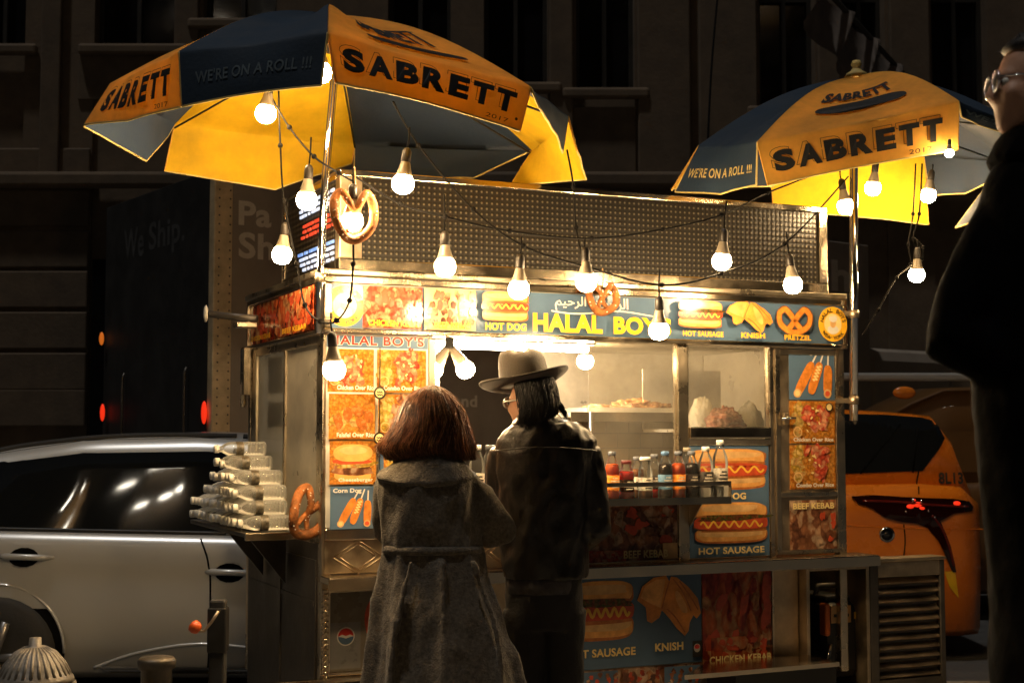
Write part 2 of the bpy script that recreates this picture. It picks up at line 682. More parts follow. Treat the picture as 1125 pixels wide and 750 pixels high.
    def hotdog(s, x0, y0, x1, y1, relish=False):
        w, h = (x1 - x0) * s.w, (y1 - y0) * s.h
        cx = (x0 + x1) / 2
        Y = lambda t: y0 + (y1 - y0) * t
        s.ell(cx, Y(0.205), w * 0.485, h * 0.2, M['bun_dark'], 40, 0, 0.05, 0.55)
        s.ell(cx, Y(0.235), w * 0.475, h * 0.18, M['bun'], 40, 0, 0.05, 0.55)
        s.ell(cx, Y(0.28), w * 0.44, h * 0.12, M['bun_pale'], 40, 0, 0.12, 0.6)
        s.ell(cx, Y(0.33), w * 0.46, h * 0.05, M['bun_dark'], 40, 0, 0.2, 0.6)
        s.ell(cx, Y(0.78), w * 0.485, h * 0.225, M['bun_dark'], 40, 0, 0.05, 0.6)
        s.ell(cx, Y(0.80), w * 0.475, h * 0.20, M['bun'], 40, 0, 0.06, 0.6)
        s.ell(cx - w * 0.02 / s.w, Y(0.855), w * 0.4, h * 0.085, M['bun_pale'], 40, 0, 0.25, 0.75)
        s.ell(cx, Y(0.655), w * 0.46, h * 0.05, M['bun_dark'], 40, 0, 0.25, 0.6)
        s.ell(cx, Y(0.44), w * 0.485, h * 0.10, M['brown_ink'], 40, 0, 0.1, 0.5)
        s.ell(cx, Y(0.5), w * 0.5, h * 0.16, M['sausage'], 32, 0, 0.05, 0.5)
        if relish:
            s.ell(cx, Y(0.62), w * 0.46, h * 0.07, M['relish'], 40, 0, 0.5, 0.6)
            s.zig(x0 + (x1 - x0) * 0.08, x1 - (x1 - x0) * 0.08, Y(0.47), (y1 - y0) * 0.07, 6, h * 0.05, M['mustard'])
        else:
            s.ell(cx, Y(0.57), w * 0.44, h * 0.025, M['kebab'], 30, 0, 0.4, 0.6)
            s.zig(x0 + (x1 - x0) * 0.14, x1 - (x1 - x0) * 0.04, Y(0.5), (y1 - y0) * 0.07, 5, h * 0.05, M['mustard'])

    def map(s, x0, y0, x1, y1, pts):
        return [(x0 + (x1 - x0) * a, y0 + (y1 - y0) * b) for a, b in pts]

    def knishes(s, x0, y0, x1, y1):
        A = [(0.0, .62), (.08, .84), (.25, .97), (.45, 1.0), (.5, .9), (.53, .98), (.62, .96), (.8, .8), (.95, .6), (1, .36), (.93, .27), (.88, .33),
             (.82, .22), (.8, .08), (.74, 0), (.62, .12), (.5, .3), (.38, .44), (.34, .32), (.22, .24), (.15, .28), (.13, .5)]
        s.poly(s.map(x0, y0, x1, y1, A), M['knish'])
        B = [(.05, .66), (.12, .84), (.3, .94), (.44, .94), (.4, .7), (.36, .48), (.2, .56)]
        s.poly(s.map(x0, y0, x1, y1, B), M['bun'])
        w = (x1 - x0) * s.w
        for q in ([(.5, .9), (.44, .7), (.38, .46)], [(.56, .94), (.72, .7), (.84, .4)], [(.66, .9), (.84, .62), (.95, .42)], [(.46, .46), (.6, .3), (.74, .06)]):
            s.stroke(smooth2(s.map(x0, y0, x1, y1, q), 5), w * .018, M['bun_dark'])
        s.ell(x0 + (x1 - x0) * .68, y0 + (y1 - y0) * .55, w * .06, w * .18, M['bun'], 18, .5, .2)

    def pretzel(s, x0, y0, x1, y1):
        P = PRETZEL
        pts = [(x0 + (x1 - x0) * (0.5 + 0.46 * a), y0 + (y1 - y0) * (0.52 + 0.46 * b)) for a, b in smooth2(P, 6)]
        s.stroke(pts, (x1 - x0) * s.w * 0.17, M['brown_ink'])
        s.stroke(pts, (x1 - x0) * s.w * 0.12, M['corndog'])

    def corndogs(s, x0, y0, x1, y1):
        for (ax, ay, bx, by, wd, z) in ((.16, .1, .5, .8, .2, 0), (.46, .12, .68, .8, .2, 1), (.84, .1, .86, .74, .2, 0)):
            P = s.map(x0, y0, x1, y1, [(ax, ay), (bx, by)])
            w = (x1 - x0) * s.w
            d = Vector(((P[1][0] - P[0][0]) * s.w, (P[1][1] - P[0][1]) * s.h))
            e = d.normalized() * w * 0.25
            s.stroke([P[1], (P[1][0] + e.x / s.w * 1.1, P[1][1] + e.y / s.h * 1.1)], w * 0.035, M['paper'])
            c = ((P[0][0] + P[1][0]) / 2, (P[0][1] + P[1][1]) / 2)
            s.ell(c[0], c[1], d.length * 0.55, w * wd * 0.5, M['corndog'], 28, math.atan2(d.y, d.x), 0.05, 0.65)
            if z == 0:
                s.ell(P[0][0], P[0][1], w * 0.09, w * 0.085, M['bun_pale'], 16, 0, 0.1)
                s.ell(P[0][0], P[0][1], w * 0.055, w * 0.055, M['sausage'] if ax > .5 else M['cream_ink'], 16, 0, 0.1)
            else:
                pts = []
                for i in range(41):
                    t = i / 40
                    off = math.sin(t * 5 * 2 * PI) * w * 0.05
                    nn = Vector((-d.y, d.x)).normalized() * off
                    pts.append((P[0][0] + (P[1][0] - P[0][0]) * (0.4 + 0.55 * t) + nn.x / s.w, P[0][1] + (P[1][1] - P[0][1]) * (0.4 + 0.55 * t) + nn.y / s.h))
                s.stroke(pts, w * 0.025, M['cream_ink'])

    def platter(s, x0, y0, x1, y1, meat='chicken', seed=0):
        rnd = random.Random(seed)
        s.rect(x0, y0, x1, y1, M['rice'])
        w, h = (x1 - x0) * s.w, (y1 - y0) * s.h
        for i in range(4):
            s.ell(x0 + (x1 - x0) * (0.14 + 0.05 * rnd.random()), y0 + (y1 - y0) * (0.3 + 0.18 * i), w * 0.14, h * 0.13, M['salad'], 18, rnd.random() * 3, 0.6)
        for i in range(13):
            a, b = 0.52 + rnd.uniform(-.2, .22), 0.55 + rnd.uniform(-.33, .36)
            s.ell(x0 + (x1 - x0) * a, y0 + (y1 - y0) * b, w * rnd.uniform(.1, .17), h * rnd.uniform(.07, .12), M[meat], 14, rnd.random() * 3, 0.7)
        for i in range(7):
            a, b = 0.52 + rnd.uniform(-.2, .2), 0.55 + rnd.uniform(-.3, .3)
            s.ell(x0 + (x1 - x0) * a, y0 + (y1 - y0) * b, w * .035, h * .02, M['cream_ink'], 9, rnd.random() * 3, 0.7)
        s.ell(x0 + (x1 - x0) * .13, y0 + (y1 - y0) * .26, w * .1, w * .1, M['bun_pale'], 18)
        s.ell(x0 + (x1 - x0) * .13, y0 + (y1 - y0) * .26, w * .08, w * .08, M['salad'], 18)

    def falafel(s, x0, y0, x1, y1, seed=0):
        rnd = random.Random(seed)
        s.rect(x0, y0, x1, y1, M['rice'])
        w, h = (x1 - x0) * s.w, (y1 - y0) * s.h
        for i in range(8):
            s.ell(x0 + (x1 - x0) * rnd.uniform(.1, .9), y0 + (y1 - y0) * rnd.uniform(.15, .5), w * .14, h * .09, M['salad'], 14, rnd.random() * 3, .7)
        for a, b in ((.2, .38), (.4, .55), (.62, .62), (.85, .5), (.7, .32)):
            s.ell(x0 + (x1 - x0) * a, y0 + (y1 - y0) * b, w * .1, h * .16, M['falafel'], 18, rnd.random(), .25)

    def burger(s, x0, y0, x1, y1):
        w, h = (x1 - x0) * s.w, (y1 - y0) * s.h
        s.rect(x0, y0, x1, y1, M['rice'])
        X, Y = (x0 + x1) / 2, lambda t: y0 + (y1 - y0) * t
        s.ell(X, Y(.2), w * .4, h * .12, M['bun'], 24, 0, .05, .7)
        s.ell(X, Y(.33), w * .44, h * .12, M['beef'], 30, 0, .3, .7)
        s.ell(X, Y(.46), w * .44, h * .08, M['salad'], 30, 0, .5, .7)
        s.ell(X, Y(.52), w * .4, h * .06, M['sausage'], 24, 0, .3, .7)
        s.ell(X, Y(.72), w * .42, h * .2, M['bun'], 28, 0, .04, .8)
        s.ell(X, Y(.78), w * .3, h * .1, M['bun_pale'], 24, 0, .15)

    def skewers(s, x0, y0, x1, y1, mat='kebab', seed=0, n=9, back='kebab'):
        rnd = random.Random(seed)
        s.rect(x0, y0, x1, y1, M[back])
        w, h = (x1 - x0) * s.w, (y1 - y0) * s.h
        for i in range(n):
            a = (i + .5) / n
            for j in range(4):
                s.ell(x0 + (x1 - x0) * min(.93, max(.07, a + rnd.uniform(-.05, .05) + .04 * j)), y0 + (y1 - y0) * (.22 + .2 * j + rnd.uniform(-.04, .04)), min(w * .06, w / n * .62), h * rnd.uniform(.09, .13),
                      M[mat if rnd.random() < .75 else 'sausage'], 12, rnd.uniform(-.5, .3), .7)

    def logo(s, cx, cy, r):
        s.ell(cx, cy, r, r, M['yellow_ink'], 36)
        s.ell(cx, cy, r * .60, r * .60, M['cream_ink'], 30)
        # a plain cook's bust
        s.ell(cx, cy - r * .32 / s.h, r * .38, r * .25, M['paper'], 20, 0, .1)
        s.ell(cx, cy + r * .02 / s.h, r * .2, r * .24, M['bun_pale'], 20)
        s.ell(cx, cy + r * .3 / s.h, r * .28, r * .18, M['paper'], 20, 0, .25)
        s.arc('HALAL BOYS', cx, cy, r * .8, r * .34, 165, 15, M['dark_ink'])
        s.arc('NEW YORK', cx, cy, r * .8, r * .28, 220, 320, M['dark_ink'], flip=True)


PRETZEL = [(.36, -.74), (.12, -.38), (-.06, -.05), (-.26, .3), (-.6, .66), (-.92, .3), (-.88, -.35), (-.5, -.82), (0, -1.0), (.5, -.82), (.88, -.35),
           (.92, .3), (.6, .66), (.26, .3), (.06, -.05), (-.12, -.38), (-.36, -.74)]


def smooth2(P, k):
    """Catmull-Rom through 2-D or 3-D points"""
    P = [Vector(p) for p in P]
    out = []
    for i in range(len(P) - 1):
        p0, p1, p2, p3 = P[max(i - 1, 0)], P[i], P[i + 1], P[min(i + 2, len(P) - 1)]
        for j in range(k):
            t = j / k
            out.append(0.5 * ((2 * p1) + (p2 - p0) * t + (2 * p0 - 5 * p1 + 4 * p2 - p3) * t * t + (3 * p1 - p0 - 3 * p2 + p3) * t ** 3))
    out.append(P[-1])
    return out


def quadfn(p00, p10, p11, p01, out):
    p00, p10, p11, p01, out = [Vector(p) for p in (p00, p10, p11, p01, out)]
    out = out.normalized()
    return lambda a, b, h: (p00 * (1 - a) + p10 * a) * (1 - b) + (p01 * (1 - a) + p11 * a) * b + out * h


def front_sheet(x0, x1, z0, z1, y):
    """sheet on the cart's front (faces local -y)"""
    return Sheet(quadfn((x0, y, z0), (x1, y, z0), (x1, y, z1), (x0, y, z1), (0, -1, 0)), x1 - x0, z1 - z0)
SKY, SUN, EXPO = 0.003, 0.75, 0.0

# ================================================================== the food cart
LEN, DEP = 2.70, 1.30
ZS0, ZS1 = 1.900, 2.130          # sign band
ZL0, ZL1 = 2.190, 2.615          # led board
ZC = 0.862                       # ledge
cart = empty('food_cart', C0, CA, 'stainless steel street food cart covered in printed food signs, two customers at its window', 'food cart')


def part(mb, name, parent=cart):
    return mb.build(name, parent)


# ---- frame: posts and rails
for (x0, x1, y0, y1) in ((0, .045, 0, .045), (LEN - .045, LEN, 0, .045), (0, .045, DEP - .045, DEP), (LEN - .045, LEN, DEP - .045, DEP)):
    b = MB()
    b.box(x0, x1, y0, y1, .30, ZS0 - .012, M['steel'], .006)
    part(b, 'corner_post')
b = MB()
xm = cf(474, 450).x
b.box(xm - .012, xm + .022, .004, .05, ZC + .012, ZS0 - .02, M['steel'], .005)
part(b, 'window_post')
b = MB()
px0, px1 = cf(745, 450).x, cf(757, 450).x
b.box(px0, px1, .0, .05, ZC + .012, ZS0 - .012, M['steel'], .006)
part(b, 'window_post')
b = MB()
dx0, dx1 = cf(846, 450).x, cf(851, 450).x
b.box(dx0, dx1, .002, .05, ZC + .012, ZS0 - .012, M['steel'], .005)
part(b, 'window_post')

# ---- lower body
b = MB()
xr = cf(879, 680).x
b.box(.048, xr, .012, DEP, .24, ZC - .004, M['steel_old'], .004)
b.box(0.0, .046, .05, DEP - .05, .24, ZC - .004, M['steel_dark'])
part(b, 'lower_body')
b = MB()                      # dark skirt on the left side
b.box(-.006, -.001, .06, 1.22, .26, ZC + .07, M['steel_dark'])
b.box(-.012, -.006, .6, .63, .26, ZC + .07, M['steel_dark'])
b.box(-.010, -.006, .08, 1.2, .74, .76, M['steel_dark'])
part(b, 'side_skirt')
b = MB()
b.box(.0, LEN + .10, -.125, .06, ZC - .022, ZC + .012, M['steel_h'], .006)
b.box(-.005, LEN + .10, -.129, -.125, ZC - .04, ZC + .006, M['steel_h'])
part(b, 'front_ledge')
b = MB()                      # inner counter
b.box(.05, LEN - .05, .062, DEP - .05, .90, .935, M['inner'], .004)
part(b, 'counter')
b = MB()
b.box(-.02, LEN + .01, -.02, DEP + .02, ZS1 + .006, ZS1 + .034, M['steel'], .006)
b.box(.05, LEN - .05, .07, DEP - .05, ZS0 + .02, ZS0 + .03, M['inner'])
part(b, 'roof')

# ---- back wall with a see-through window, right wall
ox0, oz1 = cf(479, 381, DEP - .03).x, cf(500, 381, DEP - .03).z
ox1, oz0 = cf(584, 470, DEP - .03).x, 1.22
b = MB()
y0, y1 = DEP - .044, DEP - .02
b.box(.046, ox0, y0, y1, .935, ZS0 + .02, M['inner'])
b.box(ox1, LEN - .046, y0, y1, .935, ZS0 + .02, M['inner'])
b.box(ox0, ox1, y0, y1, .935, oz0, M['inner'])
b.box(ox0, ox1, y0, y1, oz1, ZS0 + .02, M['inner'])
part(b, 'back_wall')
b = MB()
for (x0, x1, z0, z1) in ((ox0 - .02, ox0 + .012, oz0 - .02, oz1 + .02), (ox1 - .012, ox1 + .02, oz0 - .02, oz1 + .02), (ox0 + .012, ox1 - .012, oz0 - .02, oz0 + .012), (ox0 + .012, ox1 - .012, oz1 - .012, oz1 + .02)):
    b.box(x0, x1, y0 - .012, y0 - .001, z0, z1, M['steel'])
part(b, 'back_window_frame')
b = MB()
b.box(LEN - .044, LEN - .02, .05, DEP - .05, .935, ZS0 + .02, M['inner'])
part(b, 'end_wall')
b = MB()                      # tiled splash panel behind the food shelf
tx0, tx1 = cf(588, 480, .72).x, cf(752, 480, .72).x
tz1 = 1.545
b.box(tx0, tx1, .72, .735, .94, tz1, pm('splash_tiles', (0.34, 0.27, 0.18), 0.4, 0.2, 0.2, 4, 0.1, 60))
gm = pm('tile_joint', (0.2, 0.16, 0.11), 0.6)
for i in range(1, 8):
    z = .94 + (tz1 - .94) * i / 8
    b.box(tx0, tx1, .7185, .72, z - .0025, z + .0025, gm)
for j in range(8):
    for i in range(6):
        x = tx0 + (tx1 - tx0) * (i + .5 + .5 * (j % 2)) / 6.5
        z0 = .94 + (tz1 - .94) * j / 8
        b.box(x - .002, x + .002, .7185, .72, z0 + .003, z0 + (tz1 - .94) / 8 - .003, gm)
part(b, 'splash_panel')
b = MB()
b.box(tx0, LEN - .5, .32, .74, tz1, tz1 + .02, M['inner'], .004)
b.box(tx0, LEN - .5, .316, .32, tz1 - .02, tz1 + .026, M['steel_h'])
b.tube([(cf(649, 455, .1).x, .1, ZC + .07), (cf(649, 455, .1).x, .1, tz1 + .02)], .006, M['chrome'])
part(b, 'food_shelf')

# ---- ceiling tube lamp
b = MB()
lx0, lx1 = cf(478, 372, .22).x, cf(645, 372, .22).x
b.box(lx0 - .03, lx1 + .03, .18, .26, 1.885, 1.915, M['paper'], .004)
lamp = part(b, 'tube_lamp')
b = MB()
b.tube([(lx0, .22, 1.868), (lx1, .22, 1.868)], .016, M['tube'], 10)
part(b, 'lamp_tube', lamp)

# ---- front sign band
b = MB()
b.box(-.005, LEN + .002, -.03, .06, ZS0 - .012, ZS0 + .010, M['steel_h'], .005)
b.box(-.005, LEN + .002, -.03, .06, ZS1 - .028, ZS1 + .004, M['steel_h'], .005)
b.box(LEN - .025, LEN + .002, -.03, .06, ZS0 + .010, ZS1 - .028, M['steel_h'], .004)
b.box(-.005, .03, -.03, .06, ZS0 + .010, ZS1 - .028, M['steel_h'], .004)
b.box(.03, LEN - .025, -.015, .05, ZS0 + .010, ZS1 - .028, M['steel_old'])
b.box(LEN - .03, LEN + .002, .062, DEP, ZS0, ZS1, M['steel_old'], .004)
b.box(.0, LEN, DEP - .03, DEP, ZS0 + .03, ZS1, M['steel_old'], .004)
part(b, 'sign_frame')
sx0, sx1, sz0, sz1 = .032, LEN - .027, ZS0 + .012, ZS1 - .030
s = front_sheet(sx0, sx1, sz0, sz1, -.018)
s.base(M['blue'], .003)


def fa(u):                    # fraction along the sign for a pixel column
    return (cf(u, 345).x - sx0) / (sx1 - sx0)


s.logo(fa(377), .5, s.h * .47)
s.skewers(fa(397), .02, fa(462), .98, 'chicken', 3, 9, 'chicken')
s.skewers(fa(463), .02, fa(519), .98, 'beef', 4, 7, 'bun_pale')
s.text('CHICKEN KEBAB', fa(401), .06, fa(458), .2, M['yellow_ink'], .03)
s.text('BEEF KEBAB', fa(473), .06, fa(513), .2, M['yellow_ink'], .03)
s.hotdog(fa(524), .26, fa(576), .97)
s.text('HOT DOG', fa(528), .05, fa(573), .23, M['yellow_ink'], .035)
s.text('HALAL', fa(580), .05, fa(656), .50, M['yellow_ink'], .045)
s.text("BOY'S", fa(668), .05, fa(731), .50, M['yellow_ink'], .045)
# white calligraphy above the name
s.text('\uFEE2\uFEF4\uFEA3\uFEAE\uFEDF\uFE8D', fa(604), .58, fa(638), .93, M['paper'], .012, 0, 1.0)
s.text('\uFEE6\uFEE4\uFEA3\uFEAE\uFEDF\uFE8D', fa(645), .58, fa(684), .93, M['paper'], .012, 0, 1.0)
s.stroke([(fa(600) + (fa(722) - fa(600)) * t, .56 - .05 * math.sin(PI * 2.5 * t)) for t in [i / 30 for i in range(31)]], .006, M['paper'])
s.hotdog(fa(738), .27, fa(787), .97, True)
s.text('HOT SAUSAGE', fa(743), .06, fa(787), .2, M['yellow_ink'], .03)
s.knishes(fa(790), .2, fa(841), 1.0)
s.text('KNISH', fa(806), .06, fa(832), .2, M['yellow_ink'], .035)
s.pretzel(fa(845), .2, fa(884), .98)
s.text('PRETZEL', fa(853), .05, fa(882), .18, M['yellow_ink'], .03)
s.logo(fa(906), .5, s.h * .46)
part(s, 'name_sign')

# ---- side sign band (left end)
b = MB()
b.box(-.012, .05, .064, DEP, ZS1 - .022, ZS1 + .004, M['steel_h'], .004)
b.box(-.012, .05, .064, DEP, ZS0 - .012, ZS0 + .008, M['steel_h'], .004)
b.box(-.012, .05, .064, .085, ZS0 + .008, ZS1 - .022, M['steel_h'])
b.box(-.012, .05, DEP - .02, DEP - .001, ZS0 + .008, ZS1 - .022, M['steel_h'])
b.box(.004, .05, .085, DEP - .02, ZS0 + .008, ZS1 - .022, M['steel_old'])
part(b, 'side_sign_frame')
s = Sheet(quadfn((.002, DEP - .022, ZS0 + .01), (.002, .087, ZS0 + .01), (.002, .087, ZS1 - .024), (.002, DEP - .022, ZS1 - .024), (-1, 0, 0)), DEP - .11, .196)
s.base(M['kebab'], .003)
s.skewers(.01, .02, .5, .98, 'kebab', 11, 8)
s.skewers(.5, .02, .99, .98, 'kebab', 12, 8)
s.text('CHICKEN KEBAB', .1, .05, .42, .17, M['yellow_ink'], .03)
s.text('BEEF KEBAB', .6, .05, .93, .17, M['yellow_ink'], .03)
part(s, 'side_sign')

# ---- left side: window, frames, sill
b = MB()
for (ya, yb) in ((.05, .10), (.62, .645), (1.16, 1.25)):
    b.box(.004, .036, ya, yb, 1.0, ZS0 - .014, M['steel'], .004)
b.box(.004, .036, .10, 1.16, 1.0, 1.05, M['steel'], .004)
b.box(.004, .036, .10, 1.16, ZS0 - .05, ZS0 - .014, M['steel'], .004)
part(b, 'side_window_frame')
b = MB()
b.box(.016, .021, .10, .62, 1.05, ZS0 - .05, M['inner'])
part(b, 'side_panel')
b = MB()
b.box(.016, .021, .645, 1.16, 1.05, ZS0 - .05, M['glass'])
part(b, 'side_window')
b = MB()
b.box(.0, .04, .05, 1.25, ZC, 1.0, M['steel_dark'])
part(b, 'side_sill')
b = MB()                      # paper taped inside the side window
b.box(.03, .032, .72, 1.0, 1.66, 1.83, M['cream_ink'])
b.box(.029, .030, .75, .97, 1.70, 1.80, M['dark_ink'])
b.box(.030, .033, .72, 1.0, 1.50, 1.62, M['cream_ink'])
part(b, 'taped_notice')
b = MB()                      # folded awning bar and its bracket on the left end
b.tube([(-.03, 1.28, 1.60), (-.03, 1.28, 1.89)], .016, M['steel'], 10)
b.box(-.04, .0, 1.24, 1.3, 1.66, 1.9, M['steel_h'], .004)
part(b, 'awning_rod')
b = MB()
b.tube([(-.02, 1.06, 2.03), (-.12, 1.16, 2.045), (-.22, 1.24, 2.06)], .018, M['steel_dark'], 10)
b.ball((-.23, 1.25, 2.062), (.012, .028, .042), M['paper'], 10)
b.box(-.12, -.02, 1.05, 1.13, 1.985, 2.01, M['steel'], .004)
part(b, 'awning_arm')

# ---- menu board (left of the window)
b = MB()
mz0 = 1.072
mzt = ZS0 - .016
mx0, mx1 = .012, xm - .016
b.box(mx0, mx1, -.002, .02, mz0 - .004, mzt, M['steel_old'])
part(b, 'menu_backing')
s = front_sheet(mx0 + .004, mx1 - .002, mz0, mzt - .004, -.004)
s.base(M['paper'], .0015)
H = lambda v: (cf(411, v).z - mz0) / (mzt - .004 - mz0)
cx = (cf(411, 450).x - mx0) / (mx1 - mx0)
s.rect(0, H(382.5), 1, 1, M['blue'])
s.text("HALAL BOY'S", .02, H(380), .96, H(368.5), M['paper'], .05, 0, 1.1)
s.text("HALAL BOY'S", .025, H(379.6), .955, H(369), M['red_ink'], .028, 0, 1.13)
s.platter(.01, H(431), cx - .012, H(384), 'chicken', 1)
s.platter(cx + .012, H(431), .97, H(384), 'chicken', 2)
s.falafel(.01, H(482), cx - .012, H(433), 3)
s.platter(cx + .012, H(482), .97, H(433), 'beef', 4)
s.burger(.01, H(531), cx - .012, H(484))
s.rect(cx + .012, H(531), .97, H(484), M['blue'])
s.platter(cx + .06, H(529), .95, H(488), 'beef', 5)
s.rect(.01, H(579), cx - .012, H(533), M['blue'])
s.corndogs(.05, H(577), cx - .05, H(540))
s.rect(cx + .012, H(579), .97, H(533), M['blue'])
s.corndogs(cx + .06, H(577), .93, H(540))
for t, x0, x1, v0, v1 in (('Chicken Over Rice', .06, cx - .04, 429, 424), ('Combo Over Rice', cx + .04, .9, 429, 424), ('Falafel Over Rice', .06, cx - .04, 480, 475),
                          ('Cheeseburger', .08, cx - .06, 529, 524), ('Corn Dog', .03, .3, 541, 535)):
    s.text(t, x0, H(v0), x1, H(v1), M['paper'], .03)
s.rect(cx - .006, 0, cx + .006, H(382.5), M['steel_h'])
for v in (432, 481.5, 532):
    s.ell(cx, H(v), .027, .027, M['steel_h'], 24)
    s.ell(cx, H(v), .023, .023, M['dark_ink'], 24)
    s.ell(cx, H(v), .019, .019, M['cream_ink'], 24)
    s.zig(cx - .03, cx + .03, H(v) + .004, .004, 3, .004, M['dark_ink'])
    s.zig(cx - .03, cx + .03, H(v) - .01, .004, 3, .004, M['dark_ink'])
part(s, 'menu_board')

# ---- below the menu board: steel ledge, diamond plate, soda poster
b = MB()
b.box(.012, 1.2, -.02, .012, 1.02, 1.066, M['steel_h'], .005)
part(b, 'menu_ledge')
b = MB()
b.box(.012, 1.2, -.006, .012, ZC + .016, 1.018, M['steel_old'], .004)
for i in range(5):
    xc = .16 + i * .23
    for k in (0, .028):
        d, e = .11 - k, .07 - k * .6
        zc = (ZC + 1.03) / 2
        q = [(xc - d, zc), (xc, zc + e), (xc + d, zc), (xc, zc - e), (xc - d, zc)]
        for p0, p1 in zip(q, q[1:]):
            b.tube([(p0[0], -.007, p0[1]), (p1[0], -.007, p1[1])], .003, M['steel_old'], 6)
part(b, 'quilted_panel')
b = MB()
for (x0, x1, z0, z1) in ((.006, .03, .26, ZC - .045), (.03, .34, ZC - .062, ZC - .045), (.03, .34, .455, .47)):
    b.box(x0, x1, -.012, .008, z0, z1, M['steel_h'], .004)
for i in range(22):           # rope-like nosing on the corner
    z = .3 + i * .023
    b.tube([(.0, -.012, z), (.03, -.018, z + .018)], .004, M['steel_h'], 6)
part(b, 'corner_trim')
s = front_sheet(.034, .36, .472, ZC - .064, .003)
s.base(pm('faded_poster', (.17, .14, .1), .3, 0, .2, 6), .003)
s.rect(.02, .03, .44, .62, pm('faded_panel', (.2, .19, .18), .3, 0, .2, 6))
cxx, cyy, rr = .24, .44, .034
s.ell(cxx, cyy, rr * 1.15, rr * 1.15, M['paper'], 28)
top = [(cxx + rr * math.cos(t) / s.w, cyy + rr * math.sin(t) / s.h) for t in [PI * i / 14 for i in range(15)]]
s.poly(top + [(cxx - rr * .5 / s.w, cyy + rr * .25 / s.h), (cxx, cyy + rr * .05 / s.h), (cxx + rr * .55 / s.w, cyy + rr * .22 / s.h)], M['red_ink'])
bot = [(cxx + rr * math.cos(t) / s.w, cyy + rr * math.sin(t) / s.h) for t in [PI + PI * i / 14 for i in range(15)]]
s.poly(bot + [(cxx + rr * .55 / s.w, cyy - rr * .1 / s.h), (cxx, cyy - rr * .25 / s.h), (cxx - rr * .5 / s.w, cyy - rr * .08 / s.h)], M['blue'])
s.stroke(smooth2([(.98, .93), (.7, .9), (.58, .72), (.6, .5), (.7, .32), (.98, .25)], 6), .055, M['sausage'])
s.ell(.8, .3, .06, .06, M['kebab'], 20, 0, .2)
part(s, 'soda_poster')

# ---- window glass
b = MB()
b.box(cf(650, 440).x, px0 - .003, .026, .031, 1.30, ZS0 - .014, M['glass'])
part(b, 'window_pane')
# right-hand warming box behind its pane
w0, w1, wz0, wz1 = px1, dx0, cf(800, 471).z, ZS0 - .02
b = MB()
b.box(w0, w1, .44, .45, wz0, wz0 + .3, M['inner'])
b.box(w0, w1, .05, .44, wz0 - .015, wz0, M['inner'])
part(b, 'warming_box')
b = MB()
b.box(w0 + .012, w1 - .012, .02, .025, wz0 + .012, wz1, M['glass'])
part(b, 'window_pane')
b = MB()
b.box(w0, w1, -.012, .05, wz0 - .045, wz0 + .01, M['steel_h'], .006)
b.box(w0, w1, -.004, .05, wz0 - .075, wz0 - .047, M['steel_dark'])
part(b, 'sliding_rail')

# ---- hot dog posters right of the bottles
hx0, hx1, hz0, hz1 = rect(756, 486, 846, 611)
hz0 = ZC + .016
b = MB()
b.box(hx0, hx1, .006, .03, hz0, wz0 - .077, M['steel_old'])
part(b, 'poster_backing')
s = front_sheet(hx0 + .006, hx1 - .004, hz0 + .004, wz0 - .08, .003)
s.base(M['blue'], .003)
s.hotdog(-.02, .60, .97, .97)
s.text('HOT DOG', .18, .515, .70, .575, M['cream_ink'], .035)
s.hotdog(.05, .12, .97, .49, True)
s.text('HOT SAUSAGE', .1, .03, .92, .09, M['cream_ink'], .03)
part(s, 'hot_dog_poster')

# ---- beef kebab poster under the shelf
kx0, kx1 = xm + .2, px0
b = MB()
b.box(xm + .02, px0 - .002, .01, .03, ZC + .016, 1.16, M['steel_old'])
part(b, 'poster_backing')
s = front_sheet(xm + .3, px0 - .006, ZC + .02, 1.14, .006)
s.base(M['beef'], .003)
s.skewers(.3, .2, .98, .98, 'beef', 8, 9, 'beef')
s.skewers(.45, .0, .7, .2, 'chicken', 9, 6, 'chicken')
s.rect(.9, .02, .985, .3, M['bun_pale'])
s.text('BEEF KEBAB', .68, .05, .93, .19, M['cream_ink'], .03)
part(s, 'beef_kebab_poster')

# ---- bottle shelf with its rail
bx0, bx1 = xm + .05, cf(803, 540, -.3).x
b = MB()
b.box(bx0, bx1, -.30, -.135, 1.158, 1.172, M['steel_h'], .003)
b.box(bx0, bx1, -.304, -.30, 1.15, 1.182, M['steel_h'])
for xx in (bx0 + .1, (bx0 + bx1) / 2, bx1 - .04):
    b.prism([(xx, -.135, 1.158), (xx, .0, 1.158), (xx, .0, 1.03)], (.006, 0, 0), M['steel_old'])
b.box(bx0, bx1, -.135, .005, 1.160, 1.170, M['steel_h'])
shelf = part(b, 'bottle_shelf')
b = MB()
b.box(bx0, bx1, -.306, -.300, 1.232, 1.252, M['steel_h'], .002)
b.box(bx1 - .006, bx1, -.30, .005, 1.232, 1.252, M['steel_h'])
b.box(bx1 - .006, bx1, -.306, -.29, 1.172, 1.232, M['steel_h'])
b.box(bx1 - .004, bx1 - .001, -.29, .0, 1.172, 1.232, M['glass'])
part(b, 'shelf_rail', shelf)

